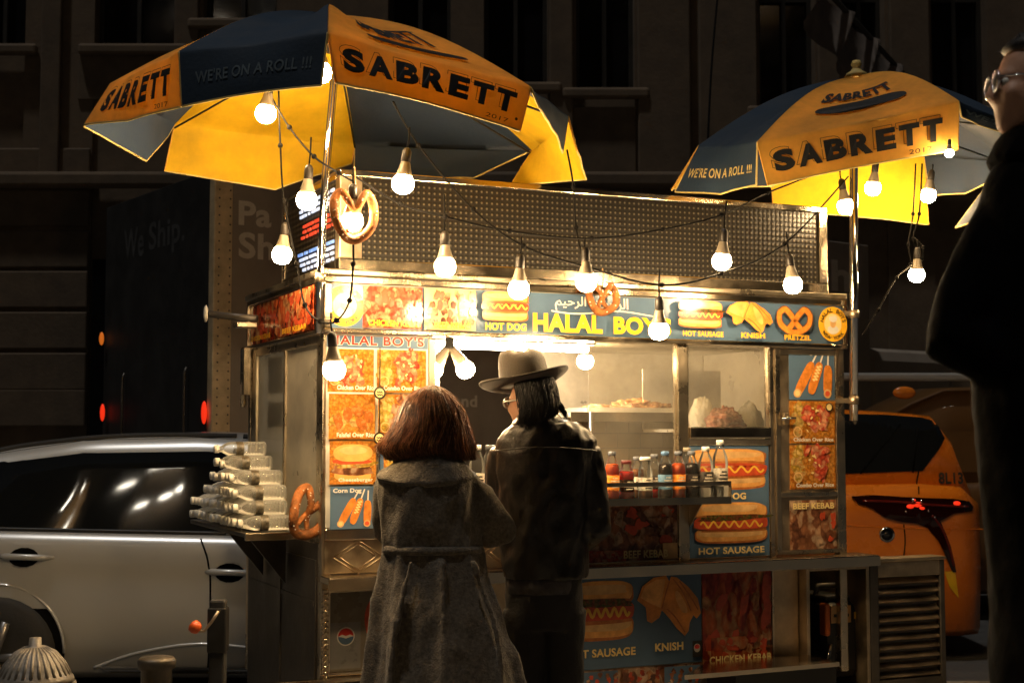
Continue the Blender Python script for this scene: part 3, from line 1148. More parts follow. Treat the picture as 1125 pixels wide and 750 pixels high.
# ---- steel door at the right with posters
b = MB()
ex0, ex1 = dx1, LEN - .047
b.box(ex0 + .002, ex1, .004, .04, ZC + .016, ZS0 - .014, M['steel_old'], .004)
for (x0, x1, z0, z1) in ((ex0 + .004, ex0 + .03, ZC + .02, ZS0 - .02), (ex1 - .012, ex1, ZC + .02, ZS0 - .02), (ex0 + .03, ex1 - .012, cf(890, 545).z, cf(890, 540).z), (ex0 + .03, ex1 - .012, ZS0 - .045, ZS0 - .02), (ex0 + .03, ex1 - .012, ZC + .02, ZC + .04)):
    b.box(x0, x1, -.006, .004, z0, z1, M['steel'], .002)
door = part(b, 'steel_door')
b = MB()
h = cf(860, 460)
b.box(h.x - .012, h.x + .012, -.03, -.007, h.z - .03, h.z + .03, M['steel_old'], .004)
b.tube([(h.x - .03, -.03, h.z), (h.x + .05, -.034, h.z + .005)], .007, M['chrome'])
part(b, 'latch', door)


def doorsheet(u0, v0, u1, v1, base, name):
    x0, x1, z0, z1 = rect(u0, v0, u1, v1)
    x1 = min(x1, ex1 - .014)
    s = front_sheet(x0, x1, z0, z1, .001)
    s.base(base, .002)
    return s


s = doorsheet(867, 383.5, 922, 439, M['blue'], '')
s.lv += .001
s.corndogs(.02, .04, .98, .88)
s.text('Corn Dog', .03, .87, .5, .97, M['paper'], .03)
part(s, 'corn_dog_poster', door)
s = doorsheet(867.5, 440.5, 922.5, 487, M['rice'], '')
s.lv += .001
s.platter(.02, .02, .98, .98, 'chicken', 21)
s.ell(.84, .86, .022, .022, M['dark_ink'], 20)
s.ell(.84, .86, .016, .016, M['cream_ink'], 20)
s.text('Chicken Over Rice', .05, .05, .92, .14, M['paper'], .03)
part(s, 'chicken_poster', door)
s = doorsheet(868, 488.5, 923, 537, M['rice'], '')
s.lv += .001
s.platter(.02, .02, .98, .98, 'chicken', 22)
s.text('Combo Over Rice', .1, .05, .92, .14, M['paper'], .03)
part(s, 'combo_poster', door)
s = doorsheet(868, 549, 925, 605, M['beef'], '')
s.lv += .001
s.skewers(.03, .04, .97, .8, 'beef', 23, 4, 'beef')
s.text('BEEF KEBAB', .05, .83, .93, .95, M['cream_ink'], .035)
part(s, 'beef_kebab_poster', door)

# ---- lower row of posters
b = MB()
lx0, lx1, lz0, lz1 = rect(625, 629, 771, 727)
lz1 = ZC - .045
s = front_sheet(.98, lx1, .40, lz1, .004)
s.base(M['blue'], .003)
q = lambda u: (cf(u, 680).x - .98) / (lx1 - .98)
s.hotdog(q(628), .30, q(697), .95, True)
s.text('HOT SAUSAGE', q(622), .13, q(698), .22, M['cream_ink'], .03)
s.knishes(q(700), .3, q(770), .98)
s.text('KNISH', q(719), .15, q(750), .24, M['cream_ink'], .035)
s.rect(q(760), .06, q(770.5), .24, M['dark_ink'])
s.ell(q(765), .16, .018, .02, M['paper'], 16)
s.ell(q(765), .175, .015, .011, M['red_ink'], 16)
part(s, 'sausage_poster')
s = front_sheet(.98, lx1, .27, .396, .004)
s.base(M['beef'], .003)
for i in range(4):
    s.skewers(.02 + i * .245, .06, .24 + i * .245, .96, ('chicken', 'beef', 'kebab', 'beef')[i], 30 + i, 4, ('bun_pale', 'blue', 'beef', 'blue')[i])
part(s, 'photo_strip')
cx0, cx1 = lx1 + .006, cf(848, 680).x
s = front_sheet(cx0, cx1, .375, lz1, .004)
s.base(M['kebab'], .003)
s.skewers(.02, .08, .98, .98, 'kebab', 41, 7)
s.skewers(.1, .0, .9, .3, 'kebab', 42, 7)
s.text('CHICKEN KEBAB', .06, .03, .95, .11, M['cream_ink'], .03)
part(s, 'chicken_kebab_poster')
b = MB()
b.box(.98, xr, -.004, .010, ZC - .043, ZC - .024, M['steel_h'], .002)
b.box(cx1 + .002, cx1 + .012, -.004, .010, .26, ZC - .045, M['steel'], .002)
part(b, 'poster_rail')

# ---- open generator bay and louvred door
gx0, gx1 = xr + .004, cf(956, 680, -.05).x
b = MB()
b.box(gx0, gx0 + .02, -.05, .46, .2, ZC - .024, M['steel_old'], .003)
b.box(gx1 - .02, gx1, -.05, .46, .2, ZC - .024, M['steel_old'], .003)
b.box(gx0 + .02, gx1 - .02, .44, .46, .2, ZC - .024, M['black'])
b.box(gx0 + .02, gx1 - .02, -.04, .44, .2, .23, M['steel_dark'])
b.box(gx0 + .02, gx1 - .02, -.05, -.03, ZC - .06, ZC - .024, M['steel_old'])
part(b, 'open_bay')
b = MB()
ax0, ax1, az0, az1 = rect(957, 616, 1039, 760, -.05)
az0, az1 = .20, .83
b.box(ax0, ax1, -.02, .05, az0, az1, M['steel_dark'], .004)
fw = .05
for (x0, x1, z0, z1) in ((ax0, ax0 + fw, az0, az1), (ax1 - fw * .6, ax1, az0, az1), (ax0 + fw, ax1 - fw * .6, az1 - .075, az1), (ax0 + fw, ax1 - fw * .6, az0, az0 + .05)):
    b.box(x0, x1, -.05, -.021, z0, z1, M['steel_old'] if z1 > .8 and x1 - x0 > .1 else M['steel_dark'], .004)
b.box(ax0 - .004, ax1 + .006, -.06, .06, az1 + .001, az1 + .018, M['steel_old'], .004)
ld = part(b, 'louvred_door')
b = MB()
n = 11
for i in range(n):
    z = az0 + .07 + (az1 - az0 - .17) * i / (n - 1)
    b.prism([(ax0 + fw + .006, -.022, z + .018), (ax0 + fw + .006, -.048, z - .008), (ax0 + fw + .006, -.044, z - .012), (ax0 + fw + .006, -.020, z + .012)], (ax1 - ax0 - fw * 1.6 - .012, 0, 0), M['steel_old'])
part(b, 'louvre_slats', ld)
# ---- step box
b = MB()
p0, p1 = cf(775, 728, -.02), cf(884, 728, -.02)
st = .385
b.prism([(cf(752, 748, -.32).x, -.32, st), (cf(790, 735, -.32).x, -.32, st), (gx0 + .0, -.30, st), (gx0 + .0, -.055, st), (1.86, -.02, st), (1.80, -.1, st)][::-1], (0, 0, .02), M['steel_h'])
b.box(1.86, gx0 - .004, -.28, -.03, .05, st - .002, M['black'])
part(b, 'metal_step')
# ---- tow bar, wheels, legs
b = MB()
b.box(-.55, 1.0, -.05, -.01, .435, .452, M['steel_h'], .003)
b.box(-.55, 1.0, -.03, .0, .38, .432, M['steel_dark'], .003)
part(b, 'tow_rail')
for yy in (.12, DEP - .12):
    b = MB()
    Mx = Matrix.Translation((.75, yy, .25)) @ Matrix.Rotation(R(90), 4, 'X')
    b.lathe([(.05, -.07), (.15, -.07), (.235, -.06), (.25, -.03), (.25, .03), (.235, .06), (.15, .07), (.05, .07)], M['rubber'], 28, Mx)
    wh = part(b, 'wheel')
    b = MB()
    b.lathe([(.02, -.075), (.13, -.075), (.145, -.07), (.145, .07), (.13, .075), (.02, .075)], M['steel_old'], 24, Mx)
    part(b, 'rim', wh)
for xx in (.1, 2.3):
    b = MB()
    b.box(xx, xx + .05, .2, .25, 0.0, .24, M['steel_dark'])
    part(b, 'support_leg')

# ---- led board on the roof
b = MB()
Lx0, Lx1, Ly = cf(372, 250, .10).x, cf(908, 270, .10).x, .10
LyB = 1.02
t = .045
i0 = cf(397, 250, .10).x
for (x0, x1, z0, z1) in ((Lx0, Lx1, ZL0 - .02, ZL0 + .035), (Lx0, Lx1, ZL1 - .03, ZL1), (Lx1 - .05, Lx1, ZL0 + .035, ZL1 - .03), (Lx0, i0, ZL0 + .035, ZL1 - .03)):
    b.box(x0, x1, Ly - .012, Ly + .05, z0, z1, M['steel_h'] if z1 - z0 < .1 or x0 > 1 else M['steel_old'], .005)
b.box(Lx0, Lx1, LyB, LyB + .03, ZL0 - .02, ZL1, M['steel_old'])
b.box(Lx1 - .03, Lx1, Ly + .05, LyB, ZL0 - .02, ZL1, M['steel_old'])
b.box(Lx0, Lx1, Ly + .05, LyB, ZL1 - .012, ZL1 - .002, M['steel_old'])
for (y0, y1, z0, z1) in ((Ly + .05, LyB, ZL0 - .02, ZL0 + .03), (Ly + .05, LyB, ZL1 - .04, ZL1 - .013), (LyB - .03, LyB, ZL0 + .03, ZL1 - .04)):
    b.box(Lx0, Lx0 + .03, y0, y1, z0, z1, M['steel_h'], .003)
b.box(Lx0 + .1, Lx1 - .1, Ly + .02, LyB - .1, ZS1 + .035, ZL0 - .021, M['steel_dark'])
ledo = part(b, 'led_board')
b = MB()
b.box(i0 + .001, Lx1 - .051, Ly + .006, Ly + .02, ZL0 + .036, ZL1 - .031, M['led'])
part(b, 'led_face', ledo)
b = MB()
b.box(Lx0 + .006, Lx0 + .02, Ly + .052, LyB - .032, ZL0 + .031, ZL1 - .041, M['led'])
part(b, 'led_side_face', ledo)
rnd = random.Random(5)
cols = [emit('led_white', (.7, .8, 1), .9), emit('led_red', (1, .08, .03), .7), emit('led_blue', (.25, .45, 1), .8)]
pt = .0255
for row in range(13):
    z = ZL1 - .075 - row * pt
    if row in (3, 7, 8):
        continue
    b = MB()
    c = cols[0] if row < 3 else cols[1] if row < 7 else cols[2] if row < 10 else cols[0]
    y = Ly + .08
    while y < LyB - .32:
        ln = rnd.choice((1, 2, 2, 3)) * pt
        b.box(Lx0 - .001, Lx0 + .006, y, y + ln - .006, z - .009, z + .004, c)
        y += ln + rnd.choice((.006, .03))
    part(b, 'lit_lettering', ledo)

# ---- left shelf holding the stacked water bottles
SZ = 1.045
b = MB()
b.box(-.27, -.012, .23, 1.36, SZ - .022, SZ - .004, M['steel_dark'], .004)
b.box(-.27, -.012, .212, .228, SZ - .035, SZ - .002, M['steel_h'], .003)
b.prism([(-.014, .5, SZ - .022), (-.2, .5, SZ - .022), (-.014, .5, SZ - .25)], (0, .02, 0), M['steel_dark'])
b.prism([(-.014, .9, SZ - .022), (-.2, .9, SZ - .022), (-.014, .9, SZ - .25)], (0, .02, 0), M['steel_dark'])
part(b, 'side_shelf')

# ================================================================== umbrellas
M['um_yel_out'] = cloth('umbrella_yellow_unlit_tint', (0.80, 0.44, 0.07), 0.32, 0.8, 0.26, 3.5)  # same yellow cloth, tinted orange for its unlit outer face
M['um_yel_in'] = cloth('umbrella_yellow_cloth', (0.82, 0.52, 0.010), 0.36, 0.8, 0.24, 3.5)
M['um_blue_out'] = pm('umbrella_navy_cloth', (0.009, 0.026, 0.052), 0.8, 0, 0.2, 5, 0.15, 70)
M['um_blue_in'] = pm('umbrella_blue_lining', (0.006, 0.017, 0.040), 0.8, 0, 0.2, 5, 0.12, 60)
M['um_hem'] = pm('umbrella_piping', (0.6, 0.45, 0.15), 0.7, 0, 0.2, 20)
M['um_faint'] = pm('faded_blue_lettering', (0.085, 0.12, 0.15), 0.8, 0, 0.2, 30)
M['um_blue_in_lit'] = pm('umbrella_blue_lining_lit', (0.012, 0.030, 0.068), 0.8, 0, 0.15, 5, 0.12, 60)  # lighter copy of the blue lining, lamplight put into its colour
M['ink_soft'] = pm('umbrella_black_print', (0.012, 0.012, 0.012), 0.7, 0, 0.2, 30)


class Umb:
    def __init__(s, root, apex, rim, val, cols, mid=None):
        """apex: point; rim: 8 points; val[i]: list of bottom points of panel i (rim i -> rim i+1)"""
        s.root, s.apex, s.rim, s.val, s.cols = root, Vector(apex), [Vector(r) for r in rim], val, cols
        s.cen = sum(s.rim, Vector()) / 8

    def fn(s, i):
        A, B = s.rim[i], s.rim[(i + 1) % 8]
        V = [Vector(p) for p in s.val[i]]

        def bot(a):
            x = a * (len(V) - 1)
            k = min(int(x), len(V) - 2)
            return V[k].lerp(V[k + 1], x - k)

        def P(a, t):
            # t 0..1 canopy from apex to rim, 1..2 valance
            e = A.lerp(B, a)
            if t <= 1:
                p = s.apex.lerp(e, t)
                sag = math.sin(PI * a) * 0.05 * t * (1 - 0.85 * t) + 0.05 * math.sin(PI * t) * 0
                p = p + Vector((0, 0, 0.07 * math.sin(PI * t) * (1 - 0.5 * math.sin(PI * a)) - sag))
                return p
            return e.lerp(bot(a), t - 1) + Vector((0, 0, .012 * math.sin(PI * a) * (t - 1))) + (e - s.cen).normalized() * 0.012 * math.sin(PI * (t - 1)) * math.sin(PI * a)
        cen = s.cen

        def Q(a, t, h):
            p = P(a, t)
            e = 0.02
            da = P(min(1, a + e), t) - P(max(0, a - e), t)
            dt = P(a, min(2, t + e)) - P(a, max(0.03, t - e))
            n = da.cross(dt)
            if n.length < 1e-12:
                n = Vector((0, 0, 1))
            n.normalize()
            if n.dot(p - (cen - Vector((0, 0, 0.25)))) < 0:
                n = -n
            wr = noise.noise(p * 4.5) * .010 + noise.noise(p * 11 + Vector((3, 1, 2))) * .004
            return p + n * (h + wr * min(1, 12 * a, 12 * (1 - a)))
        return Q

    def panel(s, i):
        Q = s.fn(i)
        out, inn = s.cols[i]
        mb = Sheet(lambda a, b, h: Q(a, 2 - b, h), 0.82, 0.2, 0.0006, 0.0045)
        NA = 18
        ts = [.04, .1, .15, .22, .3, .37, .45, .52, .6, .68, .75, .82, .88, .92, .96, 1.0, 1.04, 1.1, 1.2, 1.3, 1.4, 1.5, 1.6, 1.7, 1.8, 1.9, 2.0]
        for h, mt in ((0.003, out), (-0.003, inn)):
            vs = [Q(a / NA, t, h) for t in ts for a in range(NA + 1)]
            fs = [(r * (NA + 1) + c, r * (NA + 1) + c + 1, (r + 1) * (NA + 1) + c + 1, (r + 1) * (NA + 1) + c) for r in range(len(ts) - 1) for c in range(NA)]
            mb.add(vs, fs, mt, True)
        # hem
        mb.tube([Q(a / NA, 2.0, 0) for a in range(NA + 1)], .0045, M['um_hem'], 6)
        mb.tube([Q(0, t, 0) for t in ts[15:]], .0045, M['um_hem'] if out is M['um_blue_out'] else out, 6)
        mb.tube([Q(1, t, 0) for t in ts[15:]], .0045, M['um_hem'] if out is M['um_blue_out'] else out, 6)
        return mb


def sabrett(mb, a0, a1, b0, b1, slope=0.0):
    """valance lettering: black block letters with a thin offset outline"""
    n = 7
    for k, ch in enumerate('SABRETT'):
        wds = [1, 1.12, 1.05, 1.08, .95, .98, .98]
        tot = sum(wds)
        x0 = a0 + (a1 - a0) * (sum(wds[:k]) + .04) / tot
        x1 = a0 + (a1 - a0) * (sum(wds[:k + 1]) - .1) / tot
        dx, dy = (a1 - a0) * -.014, (b1 - b0) * .14
        mb.outline(ch, x0 + dx, b0 + dy, x1 + dx, b1 + dy, M['ink_soft'], .055, .0022)
        mb.up(-1)
    mb.up()
    for k, ch in enumerate('SABRETT'):
        wds = [1, 1.12, 1.05, 1.08, .95, .98, .98]
        tot = sum(wds)
        x0 = a0 + (a1 - a0) * (sum(wds[:k]) + .04) / tot
        x1 = a0 + (a1 - a0) * (sum(wds[:k + 1]) - .1) / tot
        mb.text(ch, x0, b0, x1, b1, M['ink_soft'], .055)


def canopy_print(mb, t0, t1, fat):
    """same name and a frankfurter on the sloping part; sheet b = 2 - t"""
    mb.text('SABRETT', .2, 2 - t1 + .0, .8, 2 - t0, M['ink_soft'], .05)
    pts = []
    for k in range(28):
        a = 2 * PI * k / 28
        ca, sa = math.cos(a), math.sin(a)
        pts.append((.52 + .3 * math.copysign(abs(ca) ** .6, ca), 2 - (t1 + .12) + .05 * fat * math.copysign(abs(sa) ** .7, sa)))
    mb.poly(pts, M['ink_soft'])


Y2, B2 = (M['um_yel_out'], M['um_yel_in']), (M['um_blue_out'], M['um_blue_in_lit'])
B3 = (M['um_blue_out'], M['um_blue_in'])
# ---- left umbrella
base1 = cw((-.02, -.01, 0))
um1 = empty('umbrella', (base1.x, base1.y, 0), 0, 'tilted blue and yellow umbrella lit from below, over the left end of the cart', 'umbrella', 'umbrellas on the food cart')
o1 = Vector((base1.x, base1.y, 0))
P_ = lambda u, v, D: W(u, v, D) - o1
rim = [P_(360, 36, 4.98), P_(583, 96, 5.25), P_(624, 128, 5.95), P_(585, 165, 6.7), P_(390, 158, 6.95), P_(192, 136, 6.6), P_(122, 92, 5.8), P_(197, 57, 5.15)]
val = [[P_(369, 91, 4.97), P_(470, 116, 5.08), P_(571, 144, 5.22)],
       [P_(592, 118, 5.26), P_(612, 150, 5.6), P_(618, 168, 5.93)],
       [P_(634, 166, 5.95), P_(644, 200, 6.3), P_(560, 205, 6.68)],
       [P_(520, 196, 6.7), P_(460, 200, 6.85), P_(389, 198, 6.95)],
       [P_(386, 180, 6.95), P_(302, 211, 6.8), P_(181, 188, 6.6)],
       [P_(184, 150, 6.58), P_(160, 180, 6.3), P_(92, 139, 5.8)],
       [P_(93, 137, 5.78), P_(140, 136, 5.5), P_(199, 117, 5.16)],
       [P_(200, 117, 5.15), P_(270, 107, 5.05), P_(353, 94, 4.97)]]
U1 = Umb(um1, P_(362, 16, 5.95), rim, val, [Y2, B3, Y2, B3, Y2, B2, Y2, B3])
for i in range(8):
    mb = U1.panel(i)
    if i == 0:
        sabrett(mb, .05, .95, .28, .76)
        mb.text('2017', .80, .06, .92, .15, M['ink_soft'], .0)
        mb.ell(.96, .2, .007, .007, M['ink_soft'], 10)
        canopy_print(mb, .5, .72, .8)
    if i == 6:
        sabrett(mb, .12, .93, .25, .75)
        mb.text('2017', .78, .05, .9, .14, M['ink_soft'], .0)
    if i == 7:
        mb.text("WE'RE ON A ROLL !!!", .12, .35, .92, .58, M['um_faint'], .02)
    o = mb.build('canopy_panel', um1)
    if i in (1, 3, 5, 7):
        tag(o, ('navy blue canopy panel'))
b = MB()
ptop = P_(372, 30, 5.93)
foot = P_(351.5, 366, 5.985)
b.tube([foot, P_(352, 300, 5.98), P_(357, 200, 5.96), P_(366, 100, 5.95), P_(370, 50, 5.95)], .0165, M['chrome'], 12)
b.tube([P_(351, 310, 5.98), P_(352, 300, 5.98)], .021, M['steel_old'], 12)
b.build('pole', um1)
b = MB()
hub = P_(369, 46, 5.95)
b.lathe([(.015, -.05), (.045, -.045), (.045, .0), (.02, .03)], M['black'], 14, Matrix.Translation(hub))
b.build('hub', um1)
for k in range(8):
    b = MB()
    m = hub.lerp(U1.rim[k], .5) + Vector((0, 0, .03))
    b.tube([hub, m - Vector((0, 0, .03)), U1.rim[k] - Vector((0, 0, .02))], .005, M['black'], 6)
    b.build('rib', um1)
b = MB()
b.lathe([(.05, -.03), (.045, -.022), (.03, -.014), (.012, -.008), (.002, -.006)], M['um_blue_out'], 14, Matrix.Translation(U1.apex + Vector((0, 0, .02))))
b.build('cap', um1)

# ---- right umbrella
base2 = cw((LEN + .03, -.04, 0))
o2 = Vector((base2.x, base2.y, 0))
um2 = empty('umbrella', (base2.x, base2.y, 0), 0, 'smaller blue and yellow umbrella over the right end of the cart, beside the dark bystander', 'umbrella', 'umbrellas on the food cart')
P_ = lambda u, v, D: W(u, v, D) - o2
rim = [P_(832, 156, 6.25), P_(1053, 111, 6.3), P_(1122, 138, 6.75), P_(1105, 176, 7.6), P_(1015, 168, 8.1), P_(845, 178, 8.0), P_(762, 182, 7.5), P_(768, 160, 6.8)]
val = [[P_(844, 204, 6.25), P_(948, 185, 6.27), P_(1052, 165, 6.3)],
       [P_(1056, 128, 6.3), P_(1075, 140, 6.5), P_(1118, 152, 6.75)],
       [P_(1118, 165, 6.75), P_(1098, 240, 7.2), P_(1050, 250, 7.5)],
       [P_(1098, 195, 7.6), P_(1060, 215, 7.9), P_(1022, 215, 8.1)],
       [P_(1020, 247, 8.1), P_(940, 240, 8.05), P_(850, 232, 8.0)],
       [P_(850, 205, 8.0), P_(810, 208, 7.8), P_(765, 207, 7.5)],
       [P_(760, 205, 7.5), P_(748, 206, 7.2), P_(738, 209, 6.8)],
       [P_(742, 211, 6.8), P_(792, 216, 6.5), P_(831, 203, 6.27)]]
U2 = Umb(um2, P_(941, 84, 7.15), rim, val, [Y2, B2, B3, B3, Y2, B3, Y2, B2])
for i in range(8):
    mb = U2.panel(i)
    if i == 0:
        sabrett(mb, .05, .93, .24, .72)
        mb.text('2017', .74, .06, .86, .16, M['ink_soft'], .0)
        canopy_print(mb, .52, .66, 1.2)
    if i == 7:
        mb.text("WE'RE ON A ROLL !!!", .06, .3, .94, .5, M['um_hem'], .02)
    if i == 1:
        mb.text("WE'RE", .1, .3, .9, .6, M['um_faint'], .02)
    o = mb.build('canopy_panel', um2)
    if U2.cols[i][0] is M['um_blue_out']:
        tag(o, 'navy blue canopy panel')
b = MB()
pb = W(938, 462, 7.05) - o2
b.tube([pb, P_(938, 300, 7.05), P_(938, 180, 7.1), P_(940, 110, 7.15)], .021, M['chrome'], 12)
for v in (345, 440):
    q = W(938, v, 7.05) - o2
    b.box(q.x - .09, q.x + .0, q.y - .012, q.y + .012, q.z - .012, q.z + .012, M['steel_old'])
    b.lathe([(.022, -.02), (.027, -.018), (.027, .018), (.022, .02)], M['steel_old'], 12, Matrix.Translation(q))
b.build('pole', um2)
b = MB()
hub = P_(940, 125, 7.15)
b.lathe([(.015, -.05), (.045, -.045), (.045, .0), (.02, .03)], M['black'], 14, Matrix.Translation(hub))
b.build('hub', um2)
for k in range(8):
    b = MB()
    b.tube([hub, hub.lerp(U2.rim[k], .5), U2.rim[k] - Vector((0, 0, .02))], .005, M['black'], 6)
    b.build('rib', um2)
b = MB()
b.lathe([(.06, -.02), (.05, .0), (.03, .012), (.02, .03), (.028, .045), (.02, .065), (.002, .07)], M['um_hem'], 14, Matrix.Translation(U2.apex + Vector((0, 0, .015))))
b.build('cap', um2)

# ================================================================== string lights
def on(u, v, y):
    """world point on the cart-parallel plane local-y = y"""
    return cw(cf(u, v, y))


def cable(name, pts, label, r=.0042, sag=True):
    b = MB()
    q = smooth2(pts, 8)
    b.tube(q, r, M['wire'], 6)
    for p in pts[1:-1]:
        b.ball(p, .011, M['wire'], 6)
    o = b.build(name, None, q[0])
    return tag(o, label, 'cable', 'cables of the string lights')


_bp = {}


def bulb(p, label, lead=.06, tilt=0.0, ax=0.0):
    """p = centre of the lit globe; hangs down from a lead"""
    if not _bp:
        b = MB(); b.lathe([(.004, .140), (.012, .136), (.018, .124), (.0185, .108), (.0185, .084), (.016, .080)], M['socket'], 16); _bp['socket'] = b
        b = MB(); b.lathe([(.016, .083), (.0185, .078), (.022, .062), (.028, .042), (.0325, .028), (.0315, .025), (.02, .024)], M['bulbbase'], 20); _bp['bulb_base'] = b
        b = MB(); b.lathe([(.031, .026), (.039, .012), (.0425, -.003), (.039, -.021), (.030, -.034), (.017, -.041), (.002, -.0435)], M['globe'], 20); _bp['globe'] = b
        for k in list(_bp):
            o = _bp[k].build(k)
            _bp[k] = o.data
            bpy.data.objects.remove(o)
    e = empty('light_bulb', p, 0, label, 'light bulb', 'lit bulbs strung around the cart')
    rb = random.Random(label)
    e.rotation_euler = (ax + rb.uniform(-.12, .12), tilt + rb.uniform(-.13, .13), rb.uniform(0, 6))
    for k in ('socket', 'bulb_base', 'globe'):
        o = bpy.data.objects.new(k, _bp[k])
        COL.objects.link(o)
        o.parent = e
    if lead:
        b = MB()
        b.tube([(0, 0, .136), (.003, 0, .136 + lead * .5), (0, 0, .15 + lead)], .0035, M['wire'], 6)
        b.build('lead_wire', e)
    return e


BL = {}
for key, u, v, y, lead, lab, tl in (
        ('a', 292, 124, -.15, .02, 'lit bulb against the yellow lining at the left of the left umbrella', 0),
        ('b', 352, 79, -.7, .0, 'lit bulb half hidden at the front corner of the left umbrella, above its pole', 0),
        ('c', 337, 219, -.3, .10, 'lit bulb just left of the left umbrella pole, above the rainbow LED rows', 0),
        ('d', 310, 279, .1, .08, 'lit bulb below the yellow lining, at the left edge of the rainbow LED rows', 0),
        ('e', 387, 242, -.62, .05, 'lit bulb framed by the hanging pretzel ring beside the left pole', 0),
        ('f', 443, 201, -.7, .07, 'lit bulb hanging in front of the dark blue lining of the left umbrella', 0),
        ('g', 489, 292, -.62, .14, 'lit bulb at the lower left of the front LED board, above the kebab pictures', 0),
        ('h', 570, 317, -.62, .06, 'lit bulb above the printed hot dog at the middle of the name sign', 0),
        ('i', 644, 309, -.66, .03, 'lit bulb touching the pretzel that hangs over the name sign', 0),
        ('j', 724, 362, -.66, .10, 'lit bulb hanging lowest on the name sign, at the end of the yellow name', 0),
        ('k', 793, 286, -.55, .11, 'lit bulb in front of the right half of the LED board', 0),
        ('l', 871, 312, -.50, .09, 'lit bulb below the lower right corner of the LED board, above the printed pretzel', 0),
        ('m', 929, 226, -.02, .03, 'lit bulb just left of the right umbrella pole', 0),
        ('n', 959, 206, .25, .01, 'lit bulb against the yellow lining right of the right umbrella pole', 0),
        ('o', 1020, 214, .3, .02, 'lit bulb at the right edge of the yellow lining of the right umbrella', 0),
        ('p', 1007, 301, .1, .03, 'lowest lit bulb right of the right pole, near the shoulder of the dark bystander', .05),
        ('q', 367, 405, -.72, .06, 'lit bulb hanging in front of the menu board', 0)):
    BL[key] = bulb(on(u, v, y), lab, lead, tl)
BL['r'] = bulb(W(1043, 168, 6.24), 'small lit bulb under the lower right corner of the right orange panel', 0, 0)
BL['r'].scale = (.45,) * 3
BL['s'] = bulb(W(1086, 253, 6.9), 'small lit bulb below the pale blue flap beside the dark bystander', .03)
BL['s'].scale = (.6,) * 3
# twin lamp inside the window
tw = empty('twin_lamp', cw(cf(494, 378, .12)), 0, 'two lit bulbs on one forked socket at the top left of the serving window', 'lamp')
b = MB()
b.box(-.02, .02, -.02, .02, -.02, .03, M['black'], .005)
b.build('fork', tw)
for sgn in (-1, 1):
    b = MB()
    Mx = Matrix.Rotation(sgn * R(-32), 4, 'Y') @ Matrix.Translation((0, 0, -.13))
    b.lathe([(.012, .125), (.017, .115), (.021, .085), (.027, .055), (.0325, .028), (.0315, .026), (.02, .024)], M['bulbbase'], 18, Mx)
    bb = b.build('bulb_base', tw)
    b = MB()
    b.lathe([(.031, .026), (.039, .012), (.0425, -.003), (.039, -.021), (.030, -.034), (.017, -.041), (.002, -.0435)], M['globe'], 18, Mx)
    b.build('globe', tw)
bulb(cw(cf(643, 396, .62)), 'glaring lit bulb inside the window, right of the hat', .0)

cable('string_light_cable', [on(432, 112, -.6), on(460, 160, -.4), on(520, 230, -.56), on(575, 270, -.62), on(646, 294, -.66), on(727, 313, -.66), on(793, 300, -.6), on(862, 268, -.5), on(932, 194, -.02)],
      'main black bulb cable sagging across the LED board from one umbrella to the other')
cable('string_light_cable', [on(387, 192, -.6), on(440, 224, -.5), on(489, 238, -.62), on(560, 254, -.55), on(650, 262, -.5), on(728, 252, -.52), on(793, 236, -.55), on(843, 212, -.1), on(905, 188, -.1)],
      'upper bulb cable running nearly level across the perforated LED board')
cable('string_light_cable', [on(296, 103, -.15), on(318, 140, -.14), on(345, 172, -.3), on(372, 190, -.5), on(389, 200, -.62)],
      'short bulb cable under the left umbrella, from its yellow lining past the pole')
cable('string_light_cable', [on(306, 100, -.1), on(308, 160, -.1), on(312, 220, -.05), on(326, 290, -.05), on(335, 335, -.2), on(352, 353, -.5), on(370, 352, -.70), on(384, 330, -.66), on(388, 290, -.62), on(388, 262, -.62)],
      'loose cable looping down the left pole to the round yellow badge')
cable('string_light_cable', [on(623, 165, -.7), on(630, 205, -.55), on(633, 250, -.35), on(640, 285, -.66)],
      'single cable hanging from the right tip of the left umbrella')
cable('string_light_cable', [on(1006, 180, .3), on(1003, 235, .2), on(998, 268, .1), on(1000, 290, .1), on(985, 305, .08), on(965, 340, .05), on(948, 368, .02)],
      'cable hanging under the right umbrella and running down towards its pole')
cable('string_light_cable', [on(1013, 180, .3), on(1010, 235, .2), on(1003, 262, .12), on(1012, 285, .1), on(1014, 272, .1), on(1005, 262, .11)],
      'tangled cable end above the bulb right of the right pole')

# ================================================================== pretzels
def pretzel(p, rx, rz, label, rot, tiltx=0.0, r=.016, cord=None):
    b = MB()
    pts = [Vector((a * rx, .011 * math.sin(i * .30), c * rz)) for i, (a, c) in enumerate(smooth2(PRETZEL, 6))]
    n = len(pts)
    rs = [r * (0.55 + 0.55 * min(1, min(i, n - 1 - i) / (n * .3))) for i in range(n)]
    b.tube(pts, rs, M['pretzel'], 10)
    rnd = random.Random(len(label))
    for i in range(60):
        k = rnd.randrange(6, n - 6)
        a = rnd.uniform(0, 2 * PI)
        q = pts[k] + Vector((math.cos(a) * rs[k] * .7, -abs(math.sin(a)) * rs[k], math.cos(a) * rs[k] * .5))
        b.box(q.x - .0025, q.x + .0025, q.y - .002, q.y + .002, q.z - .002, q.z + .002, M['salt'])
    if cord:
        b.tube([(0, 0, rz * .55), (.004, 0, rz + .01), (0, 0, rz + cord)], .003, M['bun_pale'], 6)
    o = b.build('pretzel', None)
    o.location = p
    o.rotation_euler = (tiltx, 0, rot)
    return tag(o, label, 'pretzel', 'pretzels hung on the cart')


